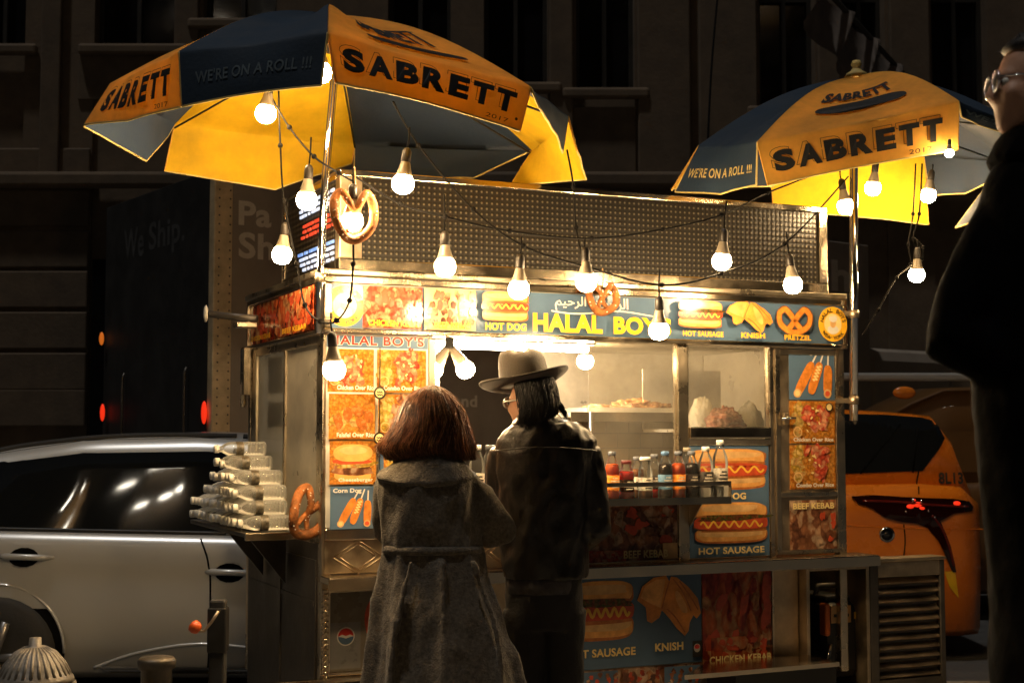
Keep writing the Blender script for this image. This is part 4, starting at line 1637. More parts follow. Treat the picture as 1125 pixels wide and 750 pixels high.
pretzel(on(389, 232, -.64), .085, .11, 'large soft pretzel hanging around a lit bulb beside the left umbrella pole', CA, 0, .016, .06)
pretzel(on(662, 325, -.08), .075, .075, 'soft pretzel hanging over the name sign between the two yellow words', CA, 0, .016, .05)
pretzel(cw((-.03, .06, cs(328, 557, -.03).z)), .085, .115, 'soft pretzel leaning at the corner beside the stacked water bottles', R(40), 0, .019).rotation_euler[1] = R(28)

# ================================================================== bottles
M['cap_white'] = pm('white_cap', (0.75, 0.72, 0.64), 0.4, 0, .06, 10)
M['cap_blue'] = pm('blue_cap', (0.1, 0.2, 0.35), 0.4, 0, .06, 10)
M['cap_grey'] = pm('grey_cap', (0.12, 0.13, 0.15), 0.4, 0, .06, 10)
M['cap_red'] = pm('dark_red_cap', (0.1, 0.01, 0.01), 0.4, 0, .06, 10)
M['lab_water'] = pm('water_label', (0.10, 0.085, 0.06), 0.35, 0, .7, 60)
M['juice_orange'] = cloth('orange_soda', (1.0, 0.16, 0.006), .5, .15, .1, 10)
M['juice_red'] = cloth('red_soda', (0.9, 0.018, 0.006), .5, .15, .1, 10)
M['cola'] = pm('cola', (0.02, 0.01, 0.006), 0.12, 0, .1, 10, 0, 1, .05)
M['tea'] = cloth('amber_tea', (0.4, 0.16, 0.05), .6, .15, .1, 10)
M['lab_blue'] = pm('blue_label', (0.09, 0.18, 0.27), 0.3, 0, .3, 40)
M['lab_dark'] = pm('dark_label', (0.03, 0.025, 0.02), 0.3, 0, .5, 60)
M['lab_orange'] = pm('orange_label', (0.8, 0.25, 0.03), 0.3, 0, .3, 50)
M['lab_pale'] = pm('pale_label', (0.5, 0.45, 0.36), 0.3, 0, .5, 70)

# the stacked water bottles: one is built, the rest copied
wb = empty('water_bottle', (0, 0, 0), 0, 'x', 'water bottle', 'water bottles stacked on the side shelf')
b = MB()
L_, r_ = .235, .033
prof = [(.004, 0), (.028, .001), (r_, .008)]
for i in range(6):
    z = .02 + i * .013
    prof += [(r_, z), (r_ - .002, z + .004), (r_, z + .008)]
prof += [(r_, .10), (r_ - .001, .102), (r_ - .001, .145), (r_, .147), (r_, .158), (.030, .175), (.022, .193), (.0145, .203), (.0135, .212), (.0135, .216)]
b.lathe(prof, M['pet'], 18)
b.build('body', wb)
b = MB()
b.lathe([(.012, .2165), (.0185, .2167), (.0185, .235), (.016, .238), (.004, .2385)], M['cap_white'], 14)
b.build('cap', wb)
b = MB()
n = 12
vs, fs = [], []
for z in (.106, .141):
    for k in range(n + 1):
        a = PI * .18 + PI * 1.25 * k / n
        vs.append((math.cos(a) * (r_ + .0004), math.sin(a) * (r_ + .0004), z))
b.add(vs, [(k, k + 1, n + 2 + k, n + 1 + k) for k in range(n)], M['lab_water'], True)
b.build('label', wb)
ORD = ['front', 'second', 'third', 'fourth', 'fifth', 'sixth', 'seventh', 'eighth', 'ninth', 'tenth', 'eleventh', 'twelfth', 'thirteenth', 'fourteenth', 'fifteenth', 'sixteenth', 'seventeenth']
LAY = ['top', 'second highest', 'third highest', 'third lowest', 'second lowest', 'bottom']
spec = [(.70, 1), (.62, 3), (.44, 7), (.36, 10), (.335, 14), (.28, 15)]
rnd = random.Random(3)
first = True
for L in range(6):
    y0, n = spec[L]
    for k in range(n):
        o = wb if first else copy_tree(wb)
        first = False
        pos = cw((-.055 + rnd.uniform(-.012, .008), y0 + k * .0675 + rnd.uniform(-.002, .002), SZ + .0345 + (5 - L) * .0635))
        o.rotation_euler = (0, 0, 0)
        # axis of the bottle (local z) points along the cart's -x
        mz = -E1 + Vector((0, 0, rnd.uniform(-.02, .02)))
        mz.normalize()
        ro = mz.to_track_quat('Z', 'Y').to_matrix().to_4x4() @ Matrix.Rotation(rnd.uniform(-.5, .9) + R(200), 4, 'Z')
        o.rotation_euler = ro.to_euler()
        o.location = pos
        nm = ('single clear water bottle lying on top of the bottle stack' if n == 1 else
              'clear water bottle, %s%s in the %s layer of the stack' % (ORD[k], '' if k == 0 else ' from the front', LAY[L]))
        if k == n - 1 and n > 1:
            nm = 'clear water bottle at the far end of the %s layer of the stack' % LAY[L]
        o['label'] = nm


def drink(u, y, h, r, body, labm, capm, label, fill=.75, wide=False):
    z0 = 1.172
    r *= 1.1
    p = cf(u, 540, y)
    e = empty('drink_bottle', cw((p.x, y, z0)), CA, label, 'bottle', 'drink bottles on the front shelf')
    nk = .016 if not wide else .021
    pr = [(.004, .0), (r * .9, .001), (r, .008), (r, h * .18), (r * .96, h * .2), (r * .96, h * .52), (r, h * .54), (r, h * .62), (r * .9, h * .72), (r * .62, h * .82), (nk, h * .88), (nk * .9, h * .93)]
    b = MB()
    b.lathe(pr, M['pet2'], 20)
    b.build('body', e)
    if body:
        b = MB()
        b.lathe([(max(.003, a - .0025), min(z + .002, h * fill)) for a, z in pr if z < h * fill + .02], body, 20)
        b.build('drink', e)
    b = MB()
    b.lathe([(nk * .9, h * .91), (nk * 1.15, h * .912), (nk * 1.15, h * .985), (nk, h), (.003, h)], capm, 16)
    b.build('cap', e)
    if labm:
        b = MB()
        b.lathe([(r * .985, h * .21), (r * .99, h * .212), (r * .99, h * .51), (r * .985, h * .512)], labm, 20)
        # print on the label
        for i in range(4):
            z = h * (.26 + .06 * i)
            w = (.5, .8, .65, .4)[i]
            vs = []
            for k in range(7):
                a = -PI / 2 + w * (k / 6 - .5) * 2
                vs += [(math.cos(a) * r * .997, math.sin(a) * r * .997, z), (math.cos(a) * r * .997, math.sin(a) * r * .997, z + h * .028)]
            b.add(vs, [(2 * k, 2 * k + 2, 2 * k + 3, 2 * k + 1) for k in range(6)], M['lab_pale'] if labm is not M['lab_pale'] else M['lab_dark'])
        b.build('label', e)


drink(672.5, -.22, .215, .0305, M['juice_orange'], M['lab_orange'], M['cap_grey'], 'orange soda bottle with grey cap nearest the man in the hat')
drink(688, -.2, .175, .033, M['juice_red'], M['cola'], M['cap_red'], 'short bright red drink bottle with dark cap on the shelf', .72, True)
drink(709, -.2, .19, .030, M['tea'], M['lab_pale'], M['cap_white'], 'amber tea bottle with a wide white cap on the shelf', .5, True)
drink(731, -.22, .215, .0305, M['cola'], M['lab_blue'], M['cap_blue'], 'dark cola bottle with blue label and blue cap')
drink(745.5, -.22, .215, .0305, M['juice_orange'], M['lab_orange'], M['cap_grey'], 'orange soda bottle between the two dark cola bottles')
drink(760, -.2, .215, .030, M['cola'], M['lab_dark'], M['cap_grey'], 'dark cola bottle with black label and grey cap')
drink(775.5, -.22, .235, .0325, None, M['lab_dark'], M['cap_white'], 'clear water bottle with dark label, second from the shelf end')
drink(791.5, -.21, .265, .0325, None, M['lab_pale'], M['cap_white'], 'tallest clear water bottle at the right end of the shelf')
drink(700, -.09, .19, .030, M['tea'], M['lab_pale'], M['cap_grey'], 'amber bottle half hidden behind the red drink bottle', .7)
drink(719, -.08, .20, .030, M['juice_red'], M['lab_dark'], M['cap_grey'], 'red bottle in the back row behind the white capped tea', .5)
drink(755, -.07, .23, .030, M['tea'], None, M['bulbbase'], 'amber bottle with pale cap in the back row beside the window post', .5)
drink(524, -.21, .245, .03, None, M['lab_pale'], M['cap_white'], 'clear bottle with white cap between the two customers')
drink(538, -.17, .245, .03, None, M['lab_dark'], M['cap_grey'], 'clear bottle with grey cap close to the shoulder of the man in the hat')

# ================================================================== food behind the glass
def heap(loc, rx, ry, rz, mat, name, label, cat, amp=.35, sc=9, seed=0):
    b = MB()
    bm = bmesh.new()
    bmesh.ops.create_icosphere(bm, subdivisions=5, radius=1.0)
    for v in bm.verts:
        n = v.co.normalized()
        k = 1 + amp * (noise.noise(n * sc * .35 + Vector((seed, 0, 0))) * .6 + abs(noise.noise(n * sc + Vector((0, seed, 0)))) * .8)
        v.co = Vector((n.x * rx * k, n.y * ry * k, max(-.01, n.z) * rz * k))
    b.frombm(bm, mat, None, True)
    o = b.build(name)
    o.location = loc
    o.rotation_euler = (0, 0, CA)
    return tag(o, label, cat)


M['cooked'] = food('cooked_meat', [(0.16, 0.05, 0.02), (0.42, 0.17, 0.06), (0.6, 0.36, 0.16), (0.3, 0.1, 0.04)], 45, (1, 1, 1), .4)
M['sliced'] = food('sliced_meat', [(0.2, 0.05, 0.02), (0.45, 0.16, 0.08), (0.6, 0.33, 0.2), (0.25, 0.07, 0.03)], 30, (1, 1, 2.5), .35)
M['bag'] = cloth('crumpled_paper', (0.85, 0.78, 0.62), .35, .6, .08, 8)
zf = tz1 + .02
p = cf(662, 440, .5)
tr = MB()
tx = cf(632, 440, .5).x, cf(735, 440, .5).x
tr.box(tx[0], tx[1], .36, .66, zf + .001, zf + .006, M['inner'])
for (x0, x1, y0, y1) in ((tx[0], tx[1], .36, .365), (tx[0], tx[1], .655, .66), (tx[0], tx[0] + .005, .365, .655), (tx[1] - .005, tx[1], .365, .655)):
    tr.box(x0, x1, y0, y1, zf + .006, zf + .03, M['inner'])
o = tr.build('food_tray')
o.location = C0
o.rotation_euler = (0, 0, CA)
tag(o, 'steel tray of cooked meat on the shelf behind the window glass', 'tray')
q = cf(700, 435, .5)
heap(cw((q.x, .5, zf + .007)), .17, .11, .06, M['cooked'], 'meat_heap', 'heap of chopped cooked meat on the steel tray behind the window', 'food', .5, 7, 1)
q = cf(655, 435, .5)
heap(cw((q.x, .5, zf + .007)), .09, .09, .035, M['cooked'], 'meat_heap', 'low heap of cooked meat at the left end of the steel tray', 'food', .5, 7, 4)
q = cf(795, 471, .2)
heap(cw((q.x, .2, wz0 + .001)), .095, .08, .10, M['sliced'], 'meat_heap', 'red sliced meat piled in the warming box behind glass', 'food', .35, 6, 7)
q = cf(772, 471, .25)
heap(cw((q.x, .26, wz0 + .001)), .065, .06, .16, M['bag'], 'paper_bag', 'crumpled white paper bag left of the meat in the warming box', 'bag', .25, 4, 2)
q = cf(824, 471, .28)
heap(cw((q.x, .29, wz0 + .001)), .075, .07, .13, M['bag'], 'paper_bag', 'crumpled white paper bag right of the meat in the warming box', 'bag', .25, 4, 3)

# ================================================================== generator in the open bay
g0 = cf(916, 700, .15)
gen = empty('generator', cw((g0.x, .18, .232)), CA, 'black portable generator with an orange handle in the open bay', 'generator')
b = MB()
b.box(-.125, .125, -.14, .2, .02, .40, M['black'], .05)
b.box(-.1, .1, -.1, .16, .40, .43, M['black'], .012)
b.build('case', gen)
b = MB()
b.tube([(-.09, 0, .42), (-.07, 0, .47), (.07, 0, .47), (.09, 0, .42)], .014, M['steel_dark'], 8)
b.build('top_handle', gen)
b = MB()
b.box(-.142, -.112, -.16, -.10, .24, .40, pm('orange_plastic', (.6, .13, .02), .4), .012)
b.build('side_grip', gen)
b = MB()
b.box(-.10, .02, -.147, -.141, .30, .385, M['bun_pale'], .002)
b.box(.04, .11, -.147, -.141, .315, .35, M['yellow_ink'], .002)
b.box(-.085, .005, -.149, -.147, .33, .345, M['dark_ink'])
b.build('sticker', gen)
b = MB()
b.tube([(-.11, -.15, .2), (-.14, -.17, .12), (-.1, -.16, .06)], .01, M['chrome'], 8)
b.tube([(.15, -.1, .0), (.15, -.1, .28)], .02, M['steel_dark'], 10)
b.build('fuel_tap', gen)

# ================================================================== ground
ZR = -.12
def sheet(name, pts, z, mat, thick=None):
    b = MB()
    if thick:
        b.prism([(x, y, z - thick) for x, y in pts], (0, 0, thick), mat)
    else:
        b.add([(x, y, z) for x, y in pts], [tuple(range(len(pts)))], mat)
    return tag(b.build(name), kind='structure')


sheet('road', [(-200, -150), (200, -150), (200, 200), (-200, 200)], ZR, M['asphalt'])
sheet('sidewalk', [(-30, -14), (30, -14), (30, 8.8), (1.3, 8.4), (.6, 7.75), (-30, 7.75)], 0.0, M['paving'], .119)
kb = [(-30, 7.75), (.6, 7.75), (1.3, 8.4), (30, 8.8)]
b = MB()
for p, q in zip(kb, kb[1:]):
    d = (Vector(q) - Vector(p)).normalized()
    n = Vector((-d.y, d.x)) * .15
    b.prism([(p[0], p[1], ZR + .001), (q[0], q[1], ZR + .001), (q[0] + n.x, q[1] + n.y, ZR + .001), (p[0] + n.x, p[1] + n.y, ZR + .001)], (0, 0, .125), M['kerb'])
tag(b.build('kerb'), kind='structure')
sheet('far_sidewalk', [(-40, 18.6), (40, 18.6), (40, 20.2), (-40, 20.2)], .0, M['paving'], .119)

# ================================================================== vehicles
M['silver'] = pm('silver_paint', (0.47, 0.475, 0.47), 0.3, 0.3, .02, 3, 0, 1, .01, (1, 1, 1), .5, .6)
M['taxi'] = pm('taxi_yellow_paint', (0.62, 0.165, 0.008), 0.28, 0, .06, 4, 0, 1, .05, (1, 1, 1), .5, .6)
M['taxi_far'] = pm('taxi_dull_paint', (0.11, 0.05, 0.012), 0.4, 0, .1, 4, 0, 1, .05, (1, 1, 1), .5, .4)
M['carglass'] = pm('dark_car_glass', (0.006, 0.007, 0.008), 0.03, 0, .1, 4, 0, 1, .01, (1, 1, 1), .5)
M['carglass'].node_tree.nodes['Principled BSDF'].inputs['IOR'].default_value = 1.9
M['seam'] = pm('panel_gap_and_shade', (0.0012, 0.0012, 0.0012), .9, 0, .1, 5, 0, 1, .05, (1, 1, 1), .1)
M['redlens'] = emit('lit_red_lens', (1, .035, .008), .9)
M['reddark'] = pm('dark_red_lens', (0.014, .002, .0015), .1, 0, .2, 20, 0, 1, .05)
M['redrim'] = pm('red_lens_rib', (.10, .008, .004), .15, 0, .2, 20, 0, 1, .05)
M['amber'] = emit('lit_amber_lens', (1, .22, .02), .5)
M['alloy'] = pm('alloy_rim', (.3, .29, .28), .35, .8)


def car_section(k, W2, zb, belt, dz=0.0):
    """half section of the lower body, k = width factor"""
    return [(0, zb), (W2 * .86 * k, zb), (W2 * .93 * k, zb + .05), (W2 * .975 * k, zb + (belt - zb) * .35), (W2 * 1.0 * k, zb + (belt - zb) * .60), (W2 * .982 * k, zb + (belt - zb) * .755),
            (W2 * 1.0 * k, zb + (belt - zb) * .80), (W2 * .985 * k, zb + (belt - zb) * .93), (W2 * .955 * k, belt), (W2 * .90 * k, belt + .012), (0, belt + .03)]


class Car:
    def __init__(s, name, loc, rz, label, cat, W2, st, gh, zb, paint, group=None):
        """st: [(x, width factor, belt)], gh: [(x, top z, top half width)]"""
        s.root = empty(name, loc, rz, label, cat, group)
        s.W2, s.st, s.gh, s.zb, s.paint = W2, st, gh, zb, paint

    def lerp(s, tab, x):
        for a, b in zip(tab, tab[1:]):
            if a[0] <= x <= b[0]:
                t = (x - a[0]) / (b[0] - a[0])
                return [p + (q - p) * t for p, q in zip(a, b)]
        return list(tab[0] if x < tab[0][0] else tab[-1])

    def sec(s, x):
        _, k, belt = s.lerp(s.st, x)
        h = car_section(k, s.W2, s.zb, belt)
        return [(x, -y, z) for y, z in h] + [(x, y, z) for y, z in h[::-1][1:-1]]

    def gsec(s, x, g=0.0):
        _, zt, w = s.lerp(s.gh, x)
        _, k, belt = s.lerp(s.st, x)
        wb = s.W2 * .90 * k
        zt = max(zt, belt + .05)
        f = min(1, (zt - belt) / .5)
        w = wb + (w - wb) * f
        h = [(wb, belt + .005), (w + (wb - w) * .12, zt - .10 * f - .004), (w - .03, zt - .045 * f), (w - .12, zt - .012), (0, zt)]
        return [(x, -y, z) for y, z in h] + [(x, y, z) for y, z in h[::-1][1:]]

    def body(s, nx=40):
        b = MB()
        x0, x1 = s.st[0][0], s.st[-1][0]
        b.rings([s.sec(x0 + (x1 - x0) * i / nx) for i in range(nx + 1)], s.paint)
        x0, x1 = s.gh[0][0], s.gh[-1][0]
        n = 30
        rg = [s.gsec(x0 + (x1 - x0) * i / n) for i in range(n + 1)]
        b.rings(rg, s.paint)
        o = b.build('body', s.root)
        recalc(o)
        return o

    def sy(s, x, z):
        """outer half width at x, z"""
        _, k, belt = s.lerp(s.st, x)
        h = car_section(k, s.W2, s.zb, belt)[1:]
        if z <= belt:
            for a, b in zip(h, h[1:]):
                if a[1] <= z <= b[1]:
                    return a[0] + (b[0] - a[0]) * (z - a[1]) / max(1e-6, b[1] - a[1])
            return h[0][0]
        g = [(y, zz) for _, y, zz in s.gsec(x)[:5]]
        g = [(-y, zz) for y, zz in g]
        for a, b in zip(g, g[1:]):
            if a[1] <= z <= b[1]:
                return a[0] + (b[0] - a[0]) * (z - a[1]) / max(1e-6, b[1] - a[1])
        return g[-1][0]

    def patch(s, pts, mat, name, off=.006, parent=None, side=-1, nx=14, nz=6, depth=.03):
        """4-sided patch on the side: pts = list (x, z) bottom-left, bottom-right, top-right, top-left"""
        b = MB()
        f = quadfn(*[(p[0], 0, p[1]) for p in pts], (0, 1, 0))
        vs = []
        for j in range(nz + 1):
            for i in range(nx + 1):
                p = f(i / nx, j / nz, 0)
                vs.append((p.x, side * (s.sy(p.x, p.z) + off), p.z))
        fs = [(r * (nx + 1) + c, r * (nx + 1) + c + 1, (r + 1) * (nx + 1) + c + 1, (r + 1) * (nx + 1) + c) for r in range(nz) for c in range(nx)]
        k = len(vs)
        vs2 = [(x, y - side * depth, z) for x, y, z in vs]
        rim = [i for i in range(nx + 1)] + [r * (nx + 1) + nx for r in range(1, nz + 1)] + [nz * (nx + 1) + i for i in range(nx - 1, -1, -1)] + [r * (nx + 1) for r in range(nz - 1, 0, -1)]
        fs += [(a, c, c + k, a + k) for a, c in zip(rim, rim[1:] + rim[:1])]
        b.add(vs + vs2, fs, mat)
        o = b.build(name, parent or s.root)
        recalc(o)
        return o

    def poly(s, pts, mat, name, off=.008, parent=None, side=-1, depth=.03):
        """free outline on the side, densified"""
        bm = bmesh.new()
        f = bm.faces.new([bm.verts.new((x, 0, z)) for x, z in pts])
        bmesh.ops.triangulate(bm, faces=[f], ngon_method='EAR_CLIP')
        for k in range(4):
            bmesh.ops.subdivide_edges(bm, edges=[e for e in bm.edges if e.calc_length() > .06], cuts=1)
            bmesh.ops.triangulate(bm, faces=bm.faces[:])
        ed = [e for e in bm.edges if e.is_boundary]
        ret = bmesh.ops.extrude_edge_only(bm, edges=ed)
        back = set(g for g in ret['geom'] if isinstance(g, bmesh.types.BMVert))
        for v in bm.verts:
            v.co.y = side * (s.sy(v.co.x, v.co.z) + off) - (side * depth if v in back else 0)
        b = MB()
        b.frombm(bm, mat)
        o = b.build(name, parent or s.root)
        recalc(o)
        return o

    def line(s, pts, mat, name, r=.004, parent=None, side=-1):
        b = MB()
        q = smooth2([(x, 0, z) for x, z in pts], 6)
        b.tube([(p.x, side * (s.sy(p.x, p.z) + .0005), p.z) for p in q], r, mat, 6)
        return b.build(name, parent or s.root)

    def wheel(s, x, r=.33, side=-1):
        y = side * s.W2 * .93
        b = MB()
        Mx = Matrix.Translation((x, y, r)) @ Matrix.Rotation(R(90), 4, 'X')
        b.lathe([(r * .55, -.1), (r * .9, -.105), (r, -.08), (r, .08), (r * .9, .105), (r * .55, .1)], M['rubber'], 32, Mx)
        w = b.build('wheel', s.root)
        b = MB()
        b.lathe([(r * .62, -.09), (r * .66, -.095), (r * .66, .095), (r * .62, .09)], M['alloy'], 28, Mx)
        for k in range(5):
            a = 2 * PI * k / 5
            b.tube([(x, y + side * .085, r), (x + math.cos(a) * r * .62, y + side * .09, r + math.sin(a) * r * .62)], .03, M['alloy'], 6)
        b.build('rim', w)
        b = MB()
        b.lathe([(r * 1.13, -.016), (r * 1.13, .004), (.002, .004), ], M['seam'], 36, Matrix.Translation((x, side * s.W2 * .985, r + .02)) @ Matrix.Rotation(R(90) * 1, 4, 'X'))  # near-black disc stands in for the shaded hollow of the arch
        n_ = 30
        ys = side * (s.W2 * .985 + .005)
        b.tube([(x + r * 1.14 * math.cos(PI * k / n_), ys, r + .02 + r * 1.14 * math.sin(PI * k / n_)) for k in range(n_ + 1)], .009, s.paint, 8)
        b.build('wheel_arch', s.root)


# ---- silver car at the left
YC = 8.12
cx_ = -1.62
car = Car('parked_car', (cx_, YC + .9, ZR), 0, 'silver car with black windows parked at the kerb left of the cart', 'car', .9,
          [(-2.22, .70, .98), (-2.1, .90, 1.02), (-1.8, .985, 1.03), (-1.2, 1.0, 1.02), (0, 1.0, .995), (1.0, .99, .97), (1.6, .96, .93), (2.0, .84, .86), (2.16, .62, .76)],
          [(-2.05, 1.12, .5), (-1.85, 1.36, .56), (-1.5, 1.5, .6), (-.9, 1.59, .62), (-.2, 1.605, .62), (.4, 1.57, .6), (.9, 1.36, .58), (1.35, 1.03, .56)], .2, M['silver'])
car.body()


def cpx(u, v, Y=YC):
    p = W(u, v, Y)
    return (p.x - cx_, p.z - ZR)


sd = car
for (xa, xb, nm) in ((-1.78, -.02, 'rear_side_window'), (.02, 1.02, 'front_side_window')):
    def wt(x):
        return sd.lerp(sd.gh, x)[1] - .036
    b0, b1 = sd.lerp(sd.st, xa)[2] + .03, sd.lerp(sd.st, xb)[2] + .03
    b = MB()
    nx, nz = 24, 6
    vs = []
    for j in range(nz + 1):
        for i in range(nx + 1):
            x = xa + (xb - xa) * i / nx
            z0 = b0 + (b1 - b0) * i / nx
            z = z0 + (max(z0 + .02, wt(x)) - z0) * j / nz
            vs.append((x, -(sd.sy(x, z) + .005), z))
    b.add(vs, [(r * (nx + 1) + c, r * (nx + 1) + c + 1, (r + 1) * (nx + 1) + c + 1, (r + 1) * (nx + 1) + c) for r in range(nz) for c in range(nx)], M['carglass'], True)
    b.build(nm, car.root)
    car.line([(xa, b0 - .006), ((xa + xb) / 2, (b0 + b1) / 2 - .006), (xb, b1 - .006)], M['black'], 'window_trim', .012)
    car.line([(xa + (xb - xa) * t, max(b0 + .03, wt(xa + (xb - xa) * t)) + .012) for t in (0, .2, .4, .6, .8, 1)], M['rubber'], 'window_trim', .022)
car.line([(-.0, 1.02), (.0, 1.5)], M['black'], 'door_pillar', .02)
sx, sz = zip(*[cpx(u, v) for u, v in ((218, 590), (228, 615), (231, 650), (229, 700), (226, 735))])
car.line(list(zip(sx, sz)), M['seam'], 'door_seam', .006)
car.line([cpx(-2, 655), cpx(5, 670), cpx(10, 682)], M['seam'], 'door_seam', .005)
for hx, nm in ((30, 'door_handle'), (256, 'door_handle')):
    b = MB()
    p = cpx(hx, 612 if hx < 100 else 629)
    y = -(car.sy(*p) + .012)
    b.tube([(p[0] - .16, y + .02, p[1] + .006), (p[0] - .12, y - .01, p[1] + .006), (p[0] + .08, y - .012, p[1]), (p[0] + .15, y + .014, p[1] - .002)], [.010, .019, .018, .008], M['silver'], 10)
    h_ = b.build(nm, car.root)
    car.poly([(p[0] - .02 + .085 * math.cos(t), p[1] + .055 * math.sin(t)) for t in [2 * PI * i / 14 for i in range(14)]], M['seam'], 'handle_recess', .009, h_)
car.patch([cpx(118, 741), (1.3, cpx(300, 745)[1]), (1.3, cpx(300, 737)[1]), cpx(106, 733)], M['chrome'], 'sill_trim', .012)
car.line([cpx(100, 735), cpx(150, 718), cpx(220, 708), cpx(300, 716)], M['silver'], 'sill_crease', .010)
for x in (cpx(-4, 700)[0], cpx(-4, 700)[0] + 2.62):
    car.wheel(x, .335)
    car.wheel(x, .335, 1)
for yy in (-.62, .62):
    b = MB()
    b.box(-2.235, -2.05, yy - .14, yy + .14, .78, .9, M['reddark'], .02)
    b.build('tail_light', car.root)
    b = MB()
    b.box(2.0, 2.12, yy * .8 - .14, yy * .8 + .14, .6, .7, M['chrome'], .02)
    b.build('headlight', car.root)

# ---- taxi at the right, its tail to the right
YT = 10.0
tx_ = 1.08
taxi = Car('taxi', (tx_, YT + .92, ZR), 0, 'yellow taxi van with lit hooked tail light beyond the right end of the cart', 'taxi', .92,
           [(-2.2, .7, .85), (-1.9, .9, .95), (-1.2, .99, 1.05), (0, 1.0, 1.18), (1.0, 1.0, 1.22), (1.8, .985, 1.23), (2.1, .93, 1.21), (2.25, .8, 1.1)],
           [(-1.5, 1.05, .6), (-.8, 1.5, .66), (-.2, 1.72, .70), (.6, 1.79, .72), (1.4, 1.78, .72), (1.95, 1.74, .70), (2.12, 1.5, .66), (2.2, 1.12, .6)], .17, M['taxi'])
taxi.body(60)


def tpx(u, v, Y=YT):
    p = W(u, v, Y)
    return (p.x - tx_, p.z - ZR)


wn = [tpx(u, v, 10.1) for u, v in ((800, 521), (933, 520), (1014, 517), (1034, 494), (1051, 468), (1020, 458), (980, 455), (933, 454), (800, 454))]
taxi.poly(wn, M['carglass'], 'side_window', .02, None, -1, .05)
for hb, he in (((945, 520), (992, 466)), ((1003, 519), (1012, 470))):
    p, q = tpx(*hb, 10.1), tpx(*he, 10.1)
    b = MB()
    b.tube([(p[0], -(taxi.sy(*p) + .021), p[1]), (q[0], -(taxi.sy(*q) + .021), q[1])], .006, M['seam'], 6)
    b.build('window_rail', taxi.root)
lamp_ = [tpx(u, v) for u, v in ((936, 545), (960, 543.5), (1000, 546), (1050, 548), (1070, 551), (1076, 557), (1074, 562), (1050, 564), (1030, 563), (1038, 580), (1046, 600), (1053, 629), (1049, 629), (1042, 612), (1032, 594), (1020, 580), (1008, 575), (990, 573), (972, 568), (958, 558), (943, 553))]
tl = taxi.poly(lamp_, M['reddark'], 'tail_light', .02, None, -1, .06)
for (u, v, r) in ((1000, 556, .028), (1008, 554, .035), (1013, 558, .02), (1053, 553, .03), (1004, 549, .016)):
    p = tpx(u, v)
    b = MB()
    b.ball((p[0], -(taxi.sy(*p) + .018), p[1]), (r * 1.0, .010, r * .55), M['redlens'], 8)
    b.build('lit_lens', tl)
for (u, v, r) in ((1003, 549, .010), (1012, 551, .008), (1020, 561, .007), (1027, 568, .006), (995, 562, .006), (1062, 556, .006)):  # chrome beads added as glints on the lens
    p = tpx(u, v)
    b = MB()
    b.ball((p[0], -(taxi.sy(*p) + .024), p[1]), (r, .008, r * 1.5), M['chrome'], 6)
    b.build('lens_glint', tl)
for q in (((948, 550), (985, 551), (1030, 555), (1068, 557)), ((1024, 566), (1036, 580), (1044, 600), (1050, 622))):
    taxi.line([tpx(*k) for k in q], M['redrim'], 'lens_rib', .010, tl).location.y = -.018
p = tpx(975, 587)
b = MB()
b.lathe([(.052, -.006), (.056, 0), (.052, .006), (.03, .002)], M['chrome'], 24, Matrix.Translation((p[0], -(taxi.sy(*p) + .004), p[1])) @ Matrix.Rotation(R(90), 4, 'X'))
b.lathe([(.045, .004), (.002, .006)], M['carglass'], 24, Matrix.Translation((p[0], -(taxi.sy(*p) + .004), p[1])) @ Matrix.Rotation(R(90), 4, 'X'))
b.build('fuel_cap', taxi.root)
taxi.line([tpx(1015, 518), tpx(1012, 530), tpx(1011, 543)], M['seam'], 'panel_seam', .005)
taxi.line([tpx(994, 576), tpx(995, 595), tpx(992, 625)], M['seam'], 'panel_seam', .005)
taxi.line([tpx(930, 577), tpx(985, 580), tpx(1050, 582), tpx(1090, 583)], M['taxi'], 'body_crease', .006)
# unit number
p0, p1 = tpx(1037, 532), tpx(1064, 519)
yy = -(max(taxi.sy(*p0), taxi.sy(*p1)) + .012)
s = Sheet(quadfn((p0[0], yy, p0[1]), (p1[0], yy, p0[1]), (p1[0], yy + .01, p1[1]), (p0[0], yy + .01, p1[1]), (0, -1, 0)), p1[0] - p0[0], p1[1] - p0[1])
s.text('8L13', 0, 0, 1, 1, M['dark_ink'], .03)
s.build('unit_number', taxi.root)
for x in (1.30, -1.35):
    taxi.wheel(x, .33)
    taxi.wheel(x, .33, 1)
p = tpx(1049, 640)
taxi.poly([tpx(1040, 628), tpx(1052, 628), tpx(1057, 658), tpx(1046, 645)], pm('yellow_reflector', (.8, .5, .02), .1, 0, .1, 9, 0, 1, .05), 'reflector', .012)

# ---- second taxi van further back
van = Car('taxi', (4.7, 13.2, ZR), 0, 'dim yellow van with pale roof sheen strip behind the near taxi, mostly in the dark', 'taxi', .95,
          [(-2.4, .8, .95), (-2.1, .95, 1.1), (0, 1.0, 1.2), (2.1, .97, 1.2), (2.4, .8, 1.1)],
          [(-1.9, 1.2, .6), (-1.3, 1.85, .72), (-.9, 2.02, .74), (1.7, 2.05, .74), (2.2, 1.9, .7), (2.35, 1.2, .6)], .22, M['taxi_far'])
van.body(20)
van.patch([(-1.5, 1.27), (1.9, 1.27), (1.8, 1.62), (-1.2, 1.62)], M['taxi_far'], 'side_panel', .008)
b = MB()
p = W(1000, 393, 12.3)
b.box(-2.0, 2.0, -.80, -.72, 2.06, 2.13, M['silver'], .02)  # pale strip put in for the sky reflected along the roof edge
b.build('roof_sheen_strip', van.root)
p = W(996, 431, 12.2)
b = MB()
b.ball((p.x - 4.7, -.93, p.z - ZR), (.10, .03, .055), pm('amber_lens', (.7, .2, .02), .2), 8)
b.build('marker_light', van.root)
